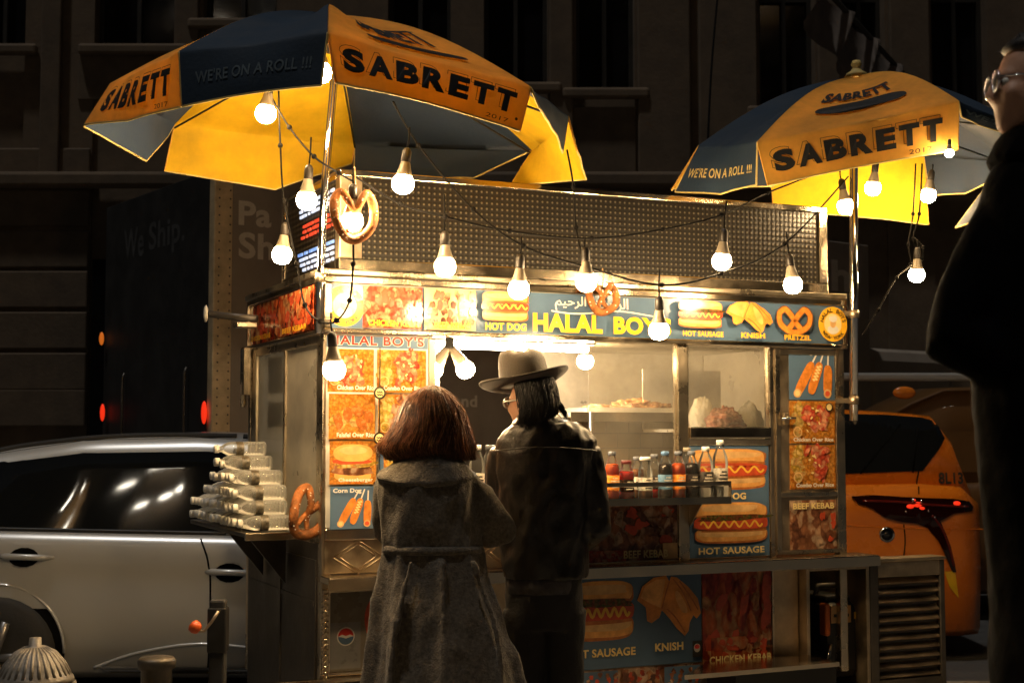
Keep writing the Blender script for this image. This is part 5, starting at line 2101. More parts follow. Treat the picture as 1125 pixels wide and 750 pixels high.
for x in (1.4, -1.4):
    van.wheel(x, .34)
    van.wheel(x, .34, 1)

# ---- delivery truck behind
BT = R(36)
T0 = Vector((W(234, 300, 11.4).x, 11.4, ZR))
truck = empty('box_truck', T0, BT, 'large dark delivery truck with pale rear post and big grey lettering behind the cart', 'truck')
M['truck_side'] = pm('truck_side_panel', (.27, .225, .18), .6, 0, .15, 3)
M['truck_rear'] = pm('truck_rear_doors', (.014, .013, .012), .55, 0, .3, 3)
M['truck_post'] = pm('riveted_truck_post', (.55, .42, .25), .5, .1, .3, 6, .2, 40)
M['truck_ink'] = pm('pale_truck_lettering', (.6, .54, .45), .5, 0, .1, 10)
M['truck_ink2'] = pm('faint_truck_lettering', (.055, .055, .055), .5, 0, .3, 12)
b = MB()
TW, TL, TZ0, TZ1 = 2.5, 8.0, .95, 3.75
b.box(.16, TL, .0, TW, TZ0, TZ1, M['truck_side'], .01)
b.box(.16, TL, -.012, -.001, TZ0, TZ0 + .16, M['steel_dark'])
b.build('cargo_box', truck)
b = MB()
b.box(-.004, .158, -.02, .08, TZ0 - .3, TZ1, M['truck_post'], .01)
for i in range(40):
    z = TZ0 + .03 + i * .07
    b.ball((.04, -.021, z), (.008, .005, .008), M['steel_dark'], 4)
    b.ball((.135, -.021, z), (.008, .005, .008), M['steel_dark'], 4)
b.build('corner_post', truck)
b = MB()
b.box(.02, .15, .082, TW, TZ0 - .12, TZ1, M['truck_rear'], .01)
b.box(-.02, .018, .1, TW, TZ0 - .12, TZ0 - .0, M['steel_dark'])
for y in (.5, 1.9):
    b.tube([(.0, y, 1.3), (-.02, y, 1.35), (-.02, y, 2.1), (.0, y, 2.15)], .012, M['steel_dark'], 6)
rd = b.build('rear_door', truck)
s = Sheet(quadfn((.019, TW, TZ0), (.019, .1, TZ0), (.019, .1, TZ1), (.019, TW, TZ1), (-1, 0, 0)), TW - .1, TZ1 - TZ0)
s.text('We', .2, .80, .4, .9, M['truck_ink2'], .02)
s.build('rear_lettering', rd)
s = Sheet(quadfn((.019, TW, TZ0), (.019, .1, TZ0), (.019, .1, TZ1), (.019, TW, TZ1), (-1, 0, 0)), TW - .1, TZ1 - TZ0)
s.text('Ship.', .45, .785, .78, .9, M['truck_ink2'], .02)
s.build('rear_lettering', rd)


def truck_side(u, v):
    d = ray(u, v)
    e1 = Vector((math.cos(BT), math.sin(BT), 0)); e2 = Vector((-math.sin(BT), math.cos(BT), 0))
    o = Vector((0, 0, EYE))
    t = (T0 - o).dot(e2) / d.dot(e2)
    p = o + d * t - T0
    return p.dot(e1), p.z


for t, u0, u1, va, vb in (('Pa', 262, 298, 249, 222), ('Sh', 262, 301, 285, 256), ('h', 913, 934, 320, 286), ('and', 498, 524, 447, 434)):
    x0, z0 = truck_side(u0, (va + vb) / 2)
    x1, _ = truck_side(u1, (va + vb) / 2)
    zl, zh = truck_side((u0 + u1) / 2, va)[1], truck_side((u0 + u1) / 2, vb)[1]
    s = Sheet(quadfn((0, -.003, 0), (TL, -.003, 0), (TL, -.003, 4), (0, -.003, 4), (0, -1, 0)), TL, 4)
    s.text(t, x0 / TL, zl / 4, x1 / TL, zh / 4, M['truck_ink'], .03)
    s.build('side_lettering', truck)
b = MB()
b.box(TL + .05, TL + 1.7, .1, TW - .1, .5, 2.6, M['truck_side'], .15)
b.build('cab', truck)
b = MB()
b.box(.2, TL + 1.4, .7, TW - .7, .55, TZ0 - .001, M['steel_dark'])
b.build('chassis', truck)
for x in (1.6, TL + .7):
    for y in (.25, TW - .25):
        b = MB()
        b.lathe([(.2, -.14), (.45, -.14), (.48, -.1), (.48, .1), (.45, .14), (.2, .14)], M['rubber'], 28, Matrix.Translation((x, y, .48)) @ Matrix.Rotation(R(90), 4, 'X'))
        b.build('wheel', truck)


def rear_pt(u, v):
    d = ray(u, v)
    e1 = Vector((math.cos(BT), math.sin(BT), 0)); e2 = Vector((-math.sin(BT), math.cos(BT), 0))
    o = Vector((0, 0, EYE))
    t = (T0 + e1 * .0 - o).dot(e1) / d.dot(e1)
    p = o + d * t - T0
    return p.dot(e2), p.z


for (u, v, h, m) in ((228, 453, .15, 'redlens'), (116, 453, .13, 'redlens'), (115, 372, .1, 'amber')):
    y, z = rear_pt(u, v)
    b = MB()
    b.ball((-.03, y, z), (.02, .035, h * .62), M[m], 8)
    b.build('tail_light', truck)

# ================================================================== building behind
M['stone'] = pm('dark_limestone', (0.165, 0.118, 0.076), 0.85, 0, .25, 2.5, .3, 18)
M['stone2'] = pm('limestone_trim', (0.15, 0.108, 0.07), 0.85, 0, .25, 3, .3, 18)
M['winglass'] = pm('dark_window_glass', (.01, .01, .011), .08, 0, .2, 2, 0, 1, .04)
M['winframe'] = pm('window_frame_paint', (.03, .026, .02), .5)
YB = 20.0
bld = empty('building', (0, YB, 0), 0, 'dark stone office building with tall windows across the street', 'building')
bx = lambda u: W(u, 375, YB).x
bz = lambda v: W(562, v, YB).z
wins = [(97, 186, 50), (218, 300, 22), (424, 494, 92), (531, 602, 92), (634, 699, 98), (838, 900, 118), (930, 978, 118), (1030, 1092, 118), (1150, 1225, 118), (-40, 20, 50), (-190, -100, 50)]
wins.sort()
ztop = 15.0
b = MB()
edges = [bx(-700)]
for (ua, ub, vb) in wins:
    b.box(edges[-1], bx(ua), 0, .6, 0, ztop, M['stone'])
    b.box(bx(ua), bx(ub), .05, .6, 0, bz(vb), M['stone'])
    edges.append(bx(ub))
b.box(edges[-1], bx(1900), 0, .6, 0, ztop, M['stone'])
# rusticated courses at the left
for v in (205, 250, 296, 340, 385, 430, 470):
    b.box(bx(-90), bx(96), -.05, -.001, bz(v) + .02, bz(v) + .545, M['stone2'], .04)
for ua, ub in ((40, 62), (188, 214), (604, 630), (702, 760), (770, 834), (902, 926), (982, 1026)):
    b.box(bx(ua), bx(ub), -.10, -.001, bz(205), ztop, M['stone2'], .02)
for ua, ub, va, vb in ((626, 700, 190, 118), (705, 735, 180, 120), (535, 600, 190, 110), (80, 190, 110, 60)):
    b.box(bx(ua), bx(ub), -.03, -.001, bz(va), bz(vb), M['stone2'], .02)
b.build('wall', bld)
b = MB()
for v, d, h in ((208, .22, .22), (199, .15, .10)):
    b.box(bx(-700), bx(1900), -d, -.002, bz(v), bz(v) + h, M['stone'], .05)
for ua, ub, vb in wins:
    b.box(bx(ua) - .2, bx(ub) + .2, -.14, -.002, bz(vb) - .16, bz(vb) - .002, M['stone'], .04)
b.build('cornice', bld)
for (ua, ub, vb) in wins:
    b = MB()
    x0, x1, z0 = bx(ua), bx(ub), bz(vb)
    for a0, a1, c0, c1 in ((x0, x0 + .06, z0, ztop), (x1 - .06, x1, z0, ztop), (x0 + .06, x1 - .06, z0, z0 + .08), ((x0 + x1) / 2 - .03, (x0 + x1) / 2 + .03, z0 + .08, ztop), (x0 + .06, (x0 + x1) / 2 - .03, z0 + 1.6, z0 + 1.68), ((x0 + x1) / 2 + .03, x1 - .06, z0 + 1.6, z0 + 1.68)):
        b.box(a0, a1, .25, .32, c0, c1, M['winframe'])
    w = b.build('window', bld)
    b = MB()
    b.box(x0 + .001, x1 - .001, .33, .36, z0, ztop, M['winglass'])
    b.build('pane', w)
b = MB()
b.box(bx(100), bx(128), -.012, -.001, 0, bz(285), M['winglass'])
b.build('doorway', bld)

# flag and pole on the facade
fl = empty('flag', W(985, 110, YB - .1), 0, 'dark furled flag drooping from an angled pole on the building', 'flag')
o_ = W(985, 110, YB - .1)
b = MB()
pa, pc = W(1005, 95, YB - .3) - o_, W(890, -30, YB - 2.6) - o_
b.tube([pa, pc], .035, M['winframe'], 8)
b.build('flag_pole', fl)
b = MB()
vs = []
nu, nv = 26, 12
for j in range(nv + 1):
    for i in range(nu + 1):
        t = i / nu
        top = pc.lerp(pa, .02 + .9 * t)
        drop = (.25 + .9 * (1 - abs(t - .35))) * j / nv
        vs.append(top + Vector((.10 * math.sin(t * 24 + j * .3) + .25 * j / nv * (t - .4), .12 * math.cos(t * 24 + j * .25), -drop * .75)))
b.add(vs, [(r * (nu + 1) + c, r * (nu + 1) + c + 1, (r + 1) * (nu + 1) + c + 1, (r + 1) * (nu + 1) + c) for r in range(nv) for c in range(nu)], pm('flag_cloth', (.16, .13, .11), .9, 0, .3, 4), True)
b.build('flag_cloth', fl)
# overhead wire
b = MB()
b.tube(smooth2([W(790, -20, 16), W(782, 70, 15.6), W(777, 170, 15.2)], 6), .012, M['wire'], 6)
tag(b.build('overhead_wire'), 'thin dark wire hanging across the stone facade above the LED board', 'wire')

# ================================================================== street furniture
M['iron2'] = pm('dark_bronze_iron', (.09, .075, .055), .45, .4, .35, 14, .2, 40)
M['iron'] = pm('worn_silver_iron', (.2, .18, .15), .5, .3, .35, 14, .3, 50)
hy = W(38, 740, 5.0)
hyd = empty('fire_hydrant', (hy.x, hy.y, 0), 0, 'weathered silver fire hydrant, only its fluted bonnet in view at the lower left', 'fire hydrant')
zt = W(38, 700, 5.0).z
b = MB()
b.lathe([(.17, .0), (.17, .04), (.11, .06), (.105, zt - .2), (.14, zt - .19), (.14, zt - .155), (.105, zt - .15)], M['iron'], 28)
b.build('barrel', hyd)
b = MB()
pr = [(.135, zt - .15), (.13, zt - .135), (.118, zt - .12), (.10, zt - .085), (.07, zt - .05), (.035, zt - .03), (.022, zt - .026), (.02, zt), (.003, zt)]
b.lathe(pr, M['iron'], 32)
for k in range(28):
    a = 2 * PI * k / 28
    b.tube([(math.cos(a) * r, math.sin(a) * r, z) for r, z in ((.118, zt - .128), (.0985, zt - .09), (.0685, zt - .053), (.036, zt - .034))], [.0075, .0075, .0065, .005], M['iron'], 6)
b.build('bonnet', hyd)
for sx_ in (-1, 1):
    b = MB()
    b.lathe([(.06, 0), (.06, .05), (.07, .05), (.07, .09), (.02, .1), (.02, .125), (.003, .125)], M['iron'], 16, Matrix.Translation((sx_ * .09, 0, zt - .3)) @ Matrix.Rotation(sx_ * R(90), 4, 'Y'))
    b.build('nozzle', hyd)
pb_ = W(172, 740, 5.15)
zt = W(172, 721, 5.15).z
b = MB()
b.lathe([(.055, .0), (.055, zt - .04), (.066, zt - .04), (.068, zt - .012), (.06, zt - .002), (.03, zt), (.003, zt + .002)], M['iron2'], 28)
o = b.build('bollard')
o.location = (pb_.x, pb_.y, 0)
tag(o, 'short capped steel pipe bollard between the hydrant and the cart', 'bollard')
jb = W(239, 740, 5.55)
zt = W(239, 658, 5.55).z
jk = empty('jack_post', (jb.x, jb.y, 0), 0, 'black trailer jack post with a bent crank and orange knob', 'jack')
b = MB()
b.box(-.03, .03, -.03, .03, .02, zt, M['rubber'], .008)
b.box(-.075, .075, -.075, .075, .0, .02, M['black'], .004)
b.box(-.036, .036, -.036, .036, zt - .2, zt - .03, M['black'], .006)
b.build('post', jk)
b = MB()
q = [W(u, v, 5.5) - Vector((jb.x, jb.y, 0)) for u, v in ((240, 671), (233, 682), (224, 693), (219, 693), (215, 689))]
b.tube(q, .006, M['steel_old'], 8)
cr = b.build('crank', jk)
b = MB()
b.lathe([(.012, -.02), (.02, -.014), (.026, .0), (.024, .016), (.012, .024)], pm('orange_knob', (.65, .1, .015), .4), 14, Matrix.Translation(q[-1]) @ Matrix.Rotation(R(-50), 4, 'Y'))
b.build('knob', cr)

# the facade on the viewer's own side of the street: only mirrored in the car windows, its lamps added for that
fb = empty('building', (0, -13, 0), 0, 'tall dark facade with added unseen lamps, only mirrored in the car windows', 'building')
b = MB()
b.box(-40, 40, -1, 0, 0, 24, M['stone'])
for k in range(14):
    b.box(-40 + k * 6, -39 + k * 6, .0, .3, 0, 24, M['stone2'])
b.build('wall', fb)
lit = emit('added_glint_glow', (1, .9, .72), 26)  # glow of added lamps, invented for glints in the car glass
warm = emit('added_dim_glow', (1, .55, .2), .35)  # added glowing patch for a dim warm tone in those reflections
for x, z, w_, h_ in ((-11.6, 16.75, .15, .07), (-11.1, 17.3, .12, .06), (-9.35, 16.74, .2, .06), (-11.0, 16.55, .16, .1), (-12.1, 17.5, .16, .1), (-8.5, 17.0, .5, .04), (-8.7, 15.97, .15, .06), (-8.2, 16.0, .15, .07), (-7.9, 16.1, .14, .09), (8.9, 18.6, .5, .1), (6.5, 18.2, .3, .1)):
    b = MB()
    b.ball((x, .32, z), (w_, .04, h_), lit, 8)
    b.build('added_glint_lamp', fb)
for x, z, w_, h_ in ((-11.6, 16.6, 1.0, .9), (9.0, 18.5, 1.3, 1.2)):
    b = MB()
    b.box(x - w_, x + w_, .001, .03, z - h_, z + h_, warm)
    b.build('added_glow_panel', fb)

# ================================================================== people
M['wool'] = pm('grey_wool_coat', (0.11, 0.092, 0.07), .9, 0, .45, 70, .6, 160, .05, (1, 1, 1), .2, 0, .15)
M['leather'] = pm('black_leather', (0.010, 0.0078, 0.0062), .42, 0, .3, 10, .3, 55, .05, (1, 1, .7), .4)
M['hair_red'] = cloth('auburn_hair', (0.08, 0.034, 0.015), .3, .4, .5, 40)
M['hair_dark'] = pm('black_hair', (0.008, 0.0055, 0.004), .55, 0, .4, 50, 0, 1, .1, (1, 1, .1))
M['felt'] = pm('brown_felt', (0.027, 0.0185, 0.010), .85, 0, .2, 12, .25, 200, .05, (1, 1, 1), .2, 0, .3)
M['felt_band'] = pm('hat_band', (0.03, 0.02, 0.012), .7, 0, .2, 12)
M['denim'] = pm('black_trousers', (0.014, 0.013, 0.014), .85, 0, .3, 14, .3, 90)
M['plaid'] = pm('dark_plaid_shirt', (0.05, 0.045, 0.05), .85, 0, .6, 30, .2, 90)
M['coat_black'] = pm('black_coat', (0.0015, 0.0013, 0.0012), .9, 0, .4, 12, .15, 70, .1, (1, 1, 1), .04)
M['shoe'] = pm('dark_shoes', (.02, .016, .014), .45)
M['lens'] = pm('glasses_lens', (.6, .6, .58), .06, .9, .05, 5)
M['mask'] = pm('white_face_mask', (.75, .73, .70), .7, 0, .06, 10)


class Pers:
    def __init__(s, u, D, label):
        s.D = D
        c = W(u, 480, D)
        s.o = Vector((c.x, c.y, 0))
        s.root = empty('person', s.o, 0, label, 'person')

    def p(s, u, v, dy=0.0):
        return W(u, v, s.D) - s.o + Vector((0, dy, 0))

    def ring(s, v, ua, ub, ry, dy=0.0, n=40, sup=.85, fold=0.0, nf=9, ph=0.0, dzf=None):
        a, c = s.p(ua, v), s.p(ub, v)
        cx, rx, z = (a.x + c.x) / 2, (c.x - a.x) / 2, a.z
        out = []
        for k in range(n):
            t = 2 * PI * k / n
            ca, sa = math.cos(t), math.sin(t)
            f = 1 + fold * (math.cos(nf * t + ph) + .5 * math.cos(2 * nf * t + 1.3 * ph))
            out.append(Vector((cx + rx * math.copysign(abs(ca) ** sup, ca) * f, dy + ry * math.copysign(abs(sa) ** sup, sa) * f, z + (dzf(t) if dzf else 0))))
        return out


def hand(b, wr, d, up, r=1.0, curl=.9, thumb=1):
    """palm, four curled fingers and a thumb growing from the wrist along d"""
    d = Vector(d).normalized(); up = (Vector(up) - d * Vector(up).dot(d)).normalized(); sd = d.cross(up)
    wr = Vector(wr)
    b.tube([wr, wr + d * .035, wr + d * .07, wr + d * .092], [.024 * r, .030 * r, .033 * r, .02 * r], M['skin'], 12)
    for i, ln in enumerate((.066, .076, .07, .055)):
        k = wr + d * .085 + sd * ((i - 1.5) * .019 * r)
        q = [k - d * .02]
        dd, a = d.copy(), 0
        q.append(k)
        for f in (.42, .33, .25):
            a += curl * (.55 + .15 * i / 3)
            dd = d * math.cos(a) - up * math.sin(a)
            q.append(q[-1] + dd * ln * f)
        b.tube(q, [.0095, .0095, .009, .0082, .007], M['skin'], 8)
    k = wr + d * .03 - sd * thumb * .025
    b.tube([k, k + (d * .5 - sd * thumb * .7 - up * .3).normalized() * .035, k + (d * .9 - sd * thumb * .45 - up * .6).normalized() * .06], [.013, .0115, .008], M['skin'], 8)


def head(b, c, look, roll=0.0, s=1.0):
    """skull with jaw, nose, lips, ears; c = centre of the skull; look = facing direction (horizontal angle)"""
    Mx = Matrix.Translation(c) @ Matrix.Rotation(look, 4, 'Z') @ Matrix.Rotation(roll, 4, 'X') @ Matrix.Scale(s, 4)
    # local: +y forward
    def B(p, r):
        bm = bmesh.new()
        bmesh.ops.create_uvsphere(bm, u_segments=24, v_segments=14, radius=1)
        for v in bm.verts:
            v.co = Vector((p[0] + v.co.x * r[0], p[1] + v.co.y * r[1], p[2] + v.co.z * r[2]))
        b.frombm(bm, M['skin'], Mx, True)
    B((0, -.008, .025), (.075, .097, .092))
    B((0, .03, -.035), (.062, .066, .075))
    B((0, .055, -.085), (.036, .034, .026))
    B((0, .075, .015), (.052, .022, .018))
    for sx in (-1, 1):
        B((sx * .035, .062, -.025), (.026, .03, .026))
        B((sx * .076, -.008, -.008), (.010, .02, .032))
        B((sx * .012, .098, -.032), (.010, .012, .009))
    b.tube([Mx @ Vector(q) for q in ((0, .09, .012), (0, .102, -.010), (0, .108, -.026), (0, .096, -.034))], [.009 * s, .010 * s, .0115 * s, .007 * s], M['skin'], 8)
    B((0, .081, -.058), (.024, .014, .007))
    B((0, .079, -.069), (.021, .014, .008))
    return Mx


def eyes(Mx, par):
    b = MB()
    for sx in (-1, 1):
        b.ball(Mx @ Vector((sx * .031, .078, .0)), .0115, M['paper'], 8)
        b.ball(Mx @ Vector((sx * .031, .0865, .0)), .0055, M['dark_ink'], 6)
    b.build('eyes', par)


def strands(mb, path, n, mat, r=.0011, seed=1, jit=.012, seg=8, lo=0.0):
    """path(theta, t, off) -> point; n strands"""
    rnd = random.Random(seed)
    for i in range(n):
        th = rnd.uniform(0, 2 * PI)
        off = rnd.uniform(.97, 1.06)
        dth = rnd.uniform(-.12, .12)
        end = rnd.uniform(.9, 1.05)
        k = rnd.random() * 9
        st = lo + rnd.uniform(0, .25)
        pts = []
        for j in range(seg + 1):
            t = st + (end - st) * j / seg
            p = path(th + dth * t + .05 * math.sin(5 * t + k), t, off)
            pts.append(p + Vector((noise.noise(Vector((k, t * 3, 1))), noise.noise(Vector((k, t * 3, 5))), 0)) * jit * t)
        mb.tube(pts, [r] * seg + [r * .4], mat, 3, False)


# ---------------------------------------------------------------- woman
w = Pers(480, 5.3, 'woman seen from behind with auburn hair and long grey wool coat, ordering at the window')
P = w.p
b = MB()
hips = P(478, 655).z
b.rings([w.ring(v, ua, ub, ry, .02) for v, ua, ub, ry in ((470, 460, 484, .05), (500, 456, 489, .055), (512, 436, 506, .07), (530, 426, 516, .085), (570, 434, 512, .095), (605, 438, 508, .09), (650, 430, 520, .105), (690, 436, 524, .10))], M['skin'])
for sx in (-1, 1):
    cxl = P(480, 690).x + sx * .085
    b.tube([(cxl, .02, hips), (cxl, .025, .5), (cxl, .0, .28), (cxl, -.01, .1), (cxl, .0, .07)], [.085, .058, .052, .036, .038], M['skin'], 14)
    b.tube([(cxl, -.05, .045), (cxl, .03, .05), (cxl, .13, .035), (cxl, .18, .03)], [.034, .04, .038, .022], M['skin'], 12)
armsW = {}
for sx, sh, el, wr in ((1, P(512, 527, .02), P(549, 586, .08), P(505, 588, .30)), (-1, P(429, 528, .02), P(424, 584, .12), P(455, 588, .31))):
    b.tube([sh, sh.lerp(el, .5), el, el.lerp(wr, .5), wr], [.042, .04, .037, .032, .026], M['skin'], 14)
    hand(b, wr, (-sx * .5, .8, .15), (0, 0, 1), .95, .8, sx)
    armsW[sx] = (sh, el, wr)
hw = head(b, P(472, 462, .045), R(-4), R(-12), .97)
body = b.build('body', w.root)
remesh(body, .0085, 5)
eyes(hw, w.root)
# coat
b = MB()
rg = [(505, 447, 499, .085, 0), (511, 432, 511, .10, 0), (519, 418, 519, .118, 0), (535, 415, 523, .13, 0), (555, 416.5, 525, .135, .02), (578, 419, 526, .132, .02), (601, 421, 528, .128, .03), (612, 420, 530, .133, .04),
      (640, 416, 537, .150, .055), (675, 411, 548, .168, .07), (710, 406, 560, .183, .08), (745, 402, 569, .195, .085), (790, 398, 578, .205, .09)]
b.rings([w.ring(v, ua, ub, ry, .01, 72, .9, f * .9, 9, .7) for v, ua, ub, ry, f in rg], M['wool'])
for sx in (-1, 1):
    sh, el, wr = armsW[sx]
    sh = sh + Vector((-sx * .015, 0, -.005))
    cu = el.lerp(wr, .86)
    b.tube([sh, sh.lerp(el, .35), sh.lerp(el, .7), el, el.lerp(cu, .3), el.lerp(cu, .65), cu], [.064, .067, .066, .062, .060, .056, .052], M['wool'], 20)
for pl in (((455, 612, .155), (446, 650, .17), (436, 700, .19), (430, 790, .21)), ((520, 612, .145), (534, 650, .15), (548, 700, .165), (556, 790, .18)), ((488, 612, .150), (489, 680, .185), (490, 790, .222))):
    b.tube(smooth2([P(u, v, .01 - ry) for u, v, ry in pl], 5), .011, M['wool'], 8)
coat = b.build('coat', w.root)
remesh(coat, .010, 2, .5, (.013, 8, (1.3, 1.3, .6)))
b = MB()                      # broad shawl collar
def cdz(t):
    return -.032 * max(0, -math.sin(t)) ** 1.5 + .0
b.rings([w.ring(v, ua, ub, ry, .01, 60, .9, 0, 9, 0, (cdz if i in (2, 3) else None)) for i, (v, ua, ub, ry) in enumerate(((499, 450, 496, .085), (509, 431, 512, .118), (521, 413.5, 522, .142), (525, 415, 521, .132)))], M['wool'], True, True)
cl_ = b.build('collar', w.root)
remesh(cl_, .008, 2, .5, (.006, 14, (1, 1, 1)))
b = MB()                      # belt
b.rings([w.ring(v, ua, ub, ry, .01, 60, .9) for v, ua, ub, ry in ((598, 421, 528, .130), (599, 419.5, 529.5, .138), (606, 419, 530.5, .139), (607, 421, 530, .131))], M['wool'])
q = P(524, 603, -.06)
b.build('belt', w.root)
for sx in (-1, 1):            # cuff button tab
    sh, el, wr = armsW[sx]
    b = MB()
    q = el.lerp(wr, .35) + Vector((sx * .02, 0, .065))
    b.ball(q, (.012, .012, .008), M['black'], 8)
    b.build('button', w.root)
    b = MB()
    cxl = P(480, 690).x + sx * .085
    b.tube([(cxl, -.055, .05), (cxl, .03, .055), (cxl, .13, .04), (cxl, .19, .035)], [.04, .046, .044, .028], M['shoe'], 14)
    b.tube([(cxl, -.01, .04), (cxl, -.01, .3)], [.05, .06], M['shoe'], 14)
    b.build('boot', w.root)
# hair
HR = [(423.5, 469, 480, .035), (428, 458, 489, .07), (436, 449, 497, .09), (447, 441.5, 503, .105), (462, 435, 509, .112), (478, 429, 515, .114), (492, 424.5, 519.5, .112), (503, 427, 517, .104)]


def hring(i):
    return HR[i]


def hpath(th, t, off):
    x = max(0, min(.9999, t)) * (len(HR) - 1)
    i = int(x)
    f = x - i
    q = [a + (c - a) * f for a, c in zip(HR[i], HR[min(i + 1, len(HR) - 1)])]
    if t > 1:
        q[0] += (t - 1) * 60
    a, c = P(q[1], q[0]), P(q[2], q[0])
    cx, rx = (a.x + c.x) / 2, (c.x - a.x) / 2
    off = off * (1 + (.018 * math.sin(9 * t + 2 * math.sin(3 * th)) + .03 * noise.noise(Vector((math.cos(th) * 2.5, math.sin(th) * 2.5, t * 2.2)))) * min(1, t * 2))
    return Vector((cx + rx * math.cos(th) * off, .035 + q[3] * math.sin(th) * off, a.z))


b = MB()
b.rings([[hpath(2 * PI * k / 72, i / 27, .95 + .05 * noise.noise(Vector((math.cos(2 * PI * k / 72) * 5, math.sin(2 * PI * k / 72) * 5, i * .07)))) + Vector((0, 0, .018 * (i / 27) ** 6 * math.sin(k * 1.7))) for k in range(72)] for i in range(28)], M['hair_red'])
M['hair_hi'] = cloth('auburn_hair_rim_light', (0.23, 0.095, 0.04), .45, .4, .5, 40)  # lighter copy of the hair colour, rim light painted into the strands
strands(b, lambda th, t, off: hpath(th, t, off * 1.015), 900, M['hair_hi'], .0011, 14, .03)
strands(b, hpath, 3200, M['hair_red'], .0013, 4, .034)
rnd = random.Random(21)
for i in range(230):
    th, k = rnd.uniform(0, 2 * PI), rnd.random() * 9
    of, en, wv = rnd.uniform(.97, 1.045), rnd.uniform(.86, 1.10), rnd.uniform(.05, .13)
    st, rb = rnd.uniform(.0, .45), rnd.uniform(.0025, .0065)
    pts, rs = [], []
    for j in range(17):
        f = j / 16
        t = st + (en - st) * f
        pts.append(hpath(th + wv * math.sin(8 * t + k) * t, t, of + .03 * math.sin(7 * t + 2 * k) * t))
        rs.append(rb * (.45 + .55 * math.sin(PI * min(1, f * 1.02)) ** .6) * (1 if f < .8 else 1 - (f - .8) * 4.6))
    b.tube(pts, rs, M['hair_red'] if rnd.random() < .5 else M['hair_hi'], 6)
strands(b, lambda th, t, off: hpath(th, t, off * 1.05), 520, M['hair_hi'], .0009, 5, .07)
b.build('hair', w.root)

# ---------------------------------------------------------------- man in the hat
m = Pers(598, 5.65, 'man in a brown felt hat and black leather jacket standing beside the woman')
P = m.p
b = MB()
hips = P(598, 640).z
b.rings([m.ring(v, ua, ub, ry, .02) for v, ua, ub, ry in ((452, 580, 604, .05), (468, 578, 610, .058), (482, 560, 638, .075), (505, 556, 642, .095), (560, 556, 640, .10), (610, 562, 632, .095), (640, 566, 628, .095), (665, 572, 622, .08))], M['skin'])
for sx in (-1, 1):
    cxl = P(598, 690).x + sx * .078
    b.tube([(cxl, .02, hips), (cxl, .025, .52), (cxl, .0, .3), (cxl, -.01, .1), (cxl, 0, .07)], [.062, .055, .052, .04, .042], M['skin'], 14)
    b.tube([(cxl, -.06, .05), (cxl, .03, .05), (cxl, .15, .035), (cxl, .2, .03)], [.036, .042, .04, .024], M['skin'], 12)
armsM = {}
for sx, sh, el, wr in ((1, P(646, 492, .02), P(655, 580, .03), P(632, 606, .24)), (-1, P(552, 492, .02), P(547, 575, .10), P(575, 580, .32))):
    b.tube([sh, sh.lerp(el, .5), el, el.lerp(wr, .5), wr], [.042, .040, .038, .034, .028], M['skin'], 14)
    hand(b, wr, (-sx * .4, .85, .1), (0, 0, 1), 1.05, .8, sx)
    armsM[sx] = (sh, el, wr)
hm = head(b, P(584, 441, .03), R(48), R(-3), 1.0)
body = b.build('body', m.root)
remesh(body, .0085, 5)
eyes(hm, m.root)
b = MB()                      # jacket
rg = [(459, 573, 616, .08), (466, 562, 634, .10), (474, 552, 647, .115), (484, 546, 655, .124), (500, 544, 652, .132), (540, 546, 646, .136), (580, 547, 645, .134), (612, 550, 645, .132), (634, 552, 644, .130)]
b.rings([m.ring(v, ua, ub, ry, .01, 64, .88, .012 * (i / 7), 7) for i, (v, ua, ub, ry) in enumerate(rg)], M['leather'])
for sx in (-1, 1):
    sh, el, wr = armsM[sx]
    cu = el.lerp(wr, .8)
    b.tube([sh + Vector((-sx * .012, 0, -.012)), sh.lerp(el, .35), sh.lerp(el, .75), el, el.lerp(cu, .4), cu], [.062, .060, .056, .056, .054, .05], M['leather'], 20)
jk_ = b.build('jacket', m.root)
remesh(jk_, .009, 2, .5, (.014, 8, (1.3, 1.3, .7)))
b = MB()                      # yoke seam and centre seam
rr = m.ring(494, 543, 656, .139, .01, 64, .88)
yk = [p + Vector((0, -.004, .012 * math.cos((p.x - rr[48].x) * 9))) for p in rr[34:63]]
b.tube(yk, .002, M['leather'], 6)
b.build('yoke_seam', m.root)
b = MB()                      # collar
b.rings([m.ring(v, ua, ub, ry, .02, 40, .9) for v, ua, ub, ry in ((450, 571, 611, .08), (457, 568, 616, .092), (466, 561, 629, .106), (470, 563, 628, .098))], M['leather'])
c_ = b.build('collar', m.root)
remesh(c_, .007, 2)
b = MB()                      # shirt hem below the jacket
b.rings([m.ring(v, ua, ub, ry, .01, 48, .9, .02, 7) for v, ua, ub, ry in ((622, 558, 637, .118), (640, 556, 637, .122), (650, 557, 636, .122), (651, 562, 630, .11))], M['plaid'])
b.build('shirt', m.root)
b = MB()
b.rings([m.ring(v, ua, ub, ry, .015, 40, .9) for v, ua, ub, ry in ((630, 556, 640, .12), (655, 555, 641, .122), (690, 557, 638, .11))], M['denim'])
for sx in (-1, 1):
    cxl = P(598, 690).x + sx * .075
    b.tube([(cxl, .015, P(598, 670).z), (cxl, .02, .62), (cxl + sx * .004, .02, .5), (cxl + sx * .006, .0, .3), (cxl + sx * .008, -.01, .06)], [.088, .083, .076, .073, .072], M['denim'], 20)
t_ = b.build('trousers', m.root)
remesh(t_, .010, 3, .5, (.006, 12, (1, 1, .6)))
for sx in (-1, 1):
    cxl = P(598, 690).x + sx * .078
    b = MB()
    b.tube([(cxl, -.07, .05), (cxl, .03, .055), (cxl, .15, .04), (cxl, .215, .035)], [.042, .05, .048, .03], M['shoe'], 14)
    b.build('boot', m.root)
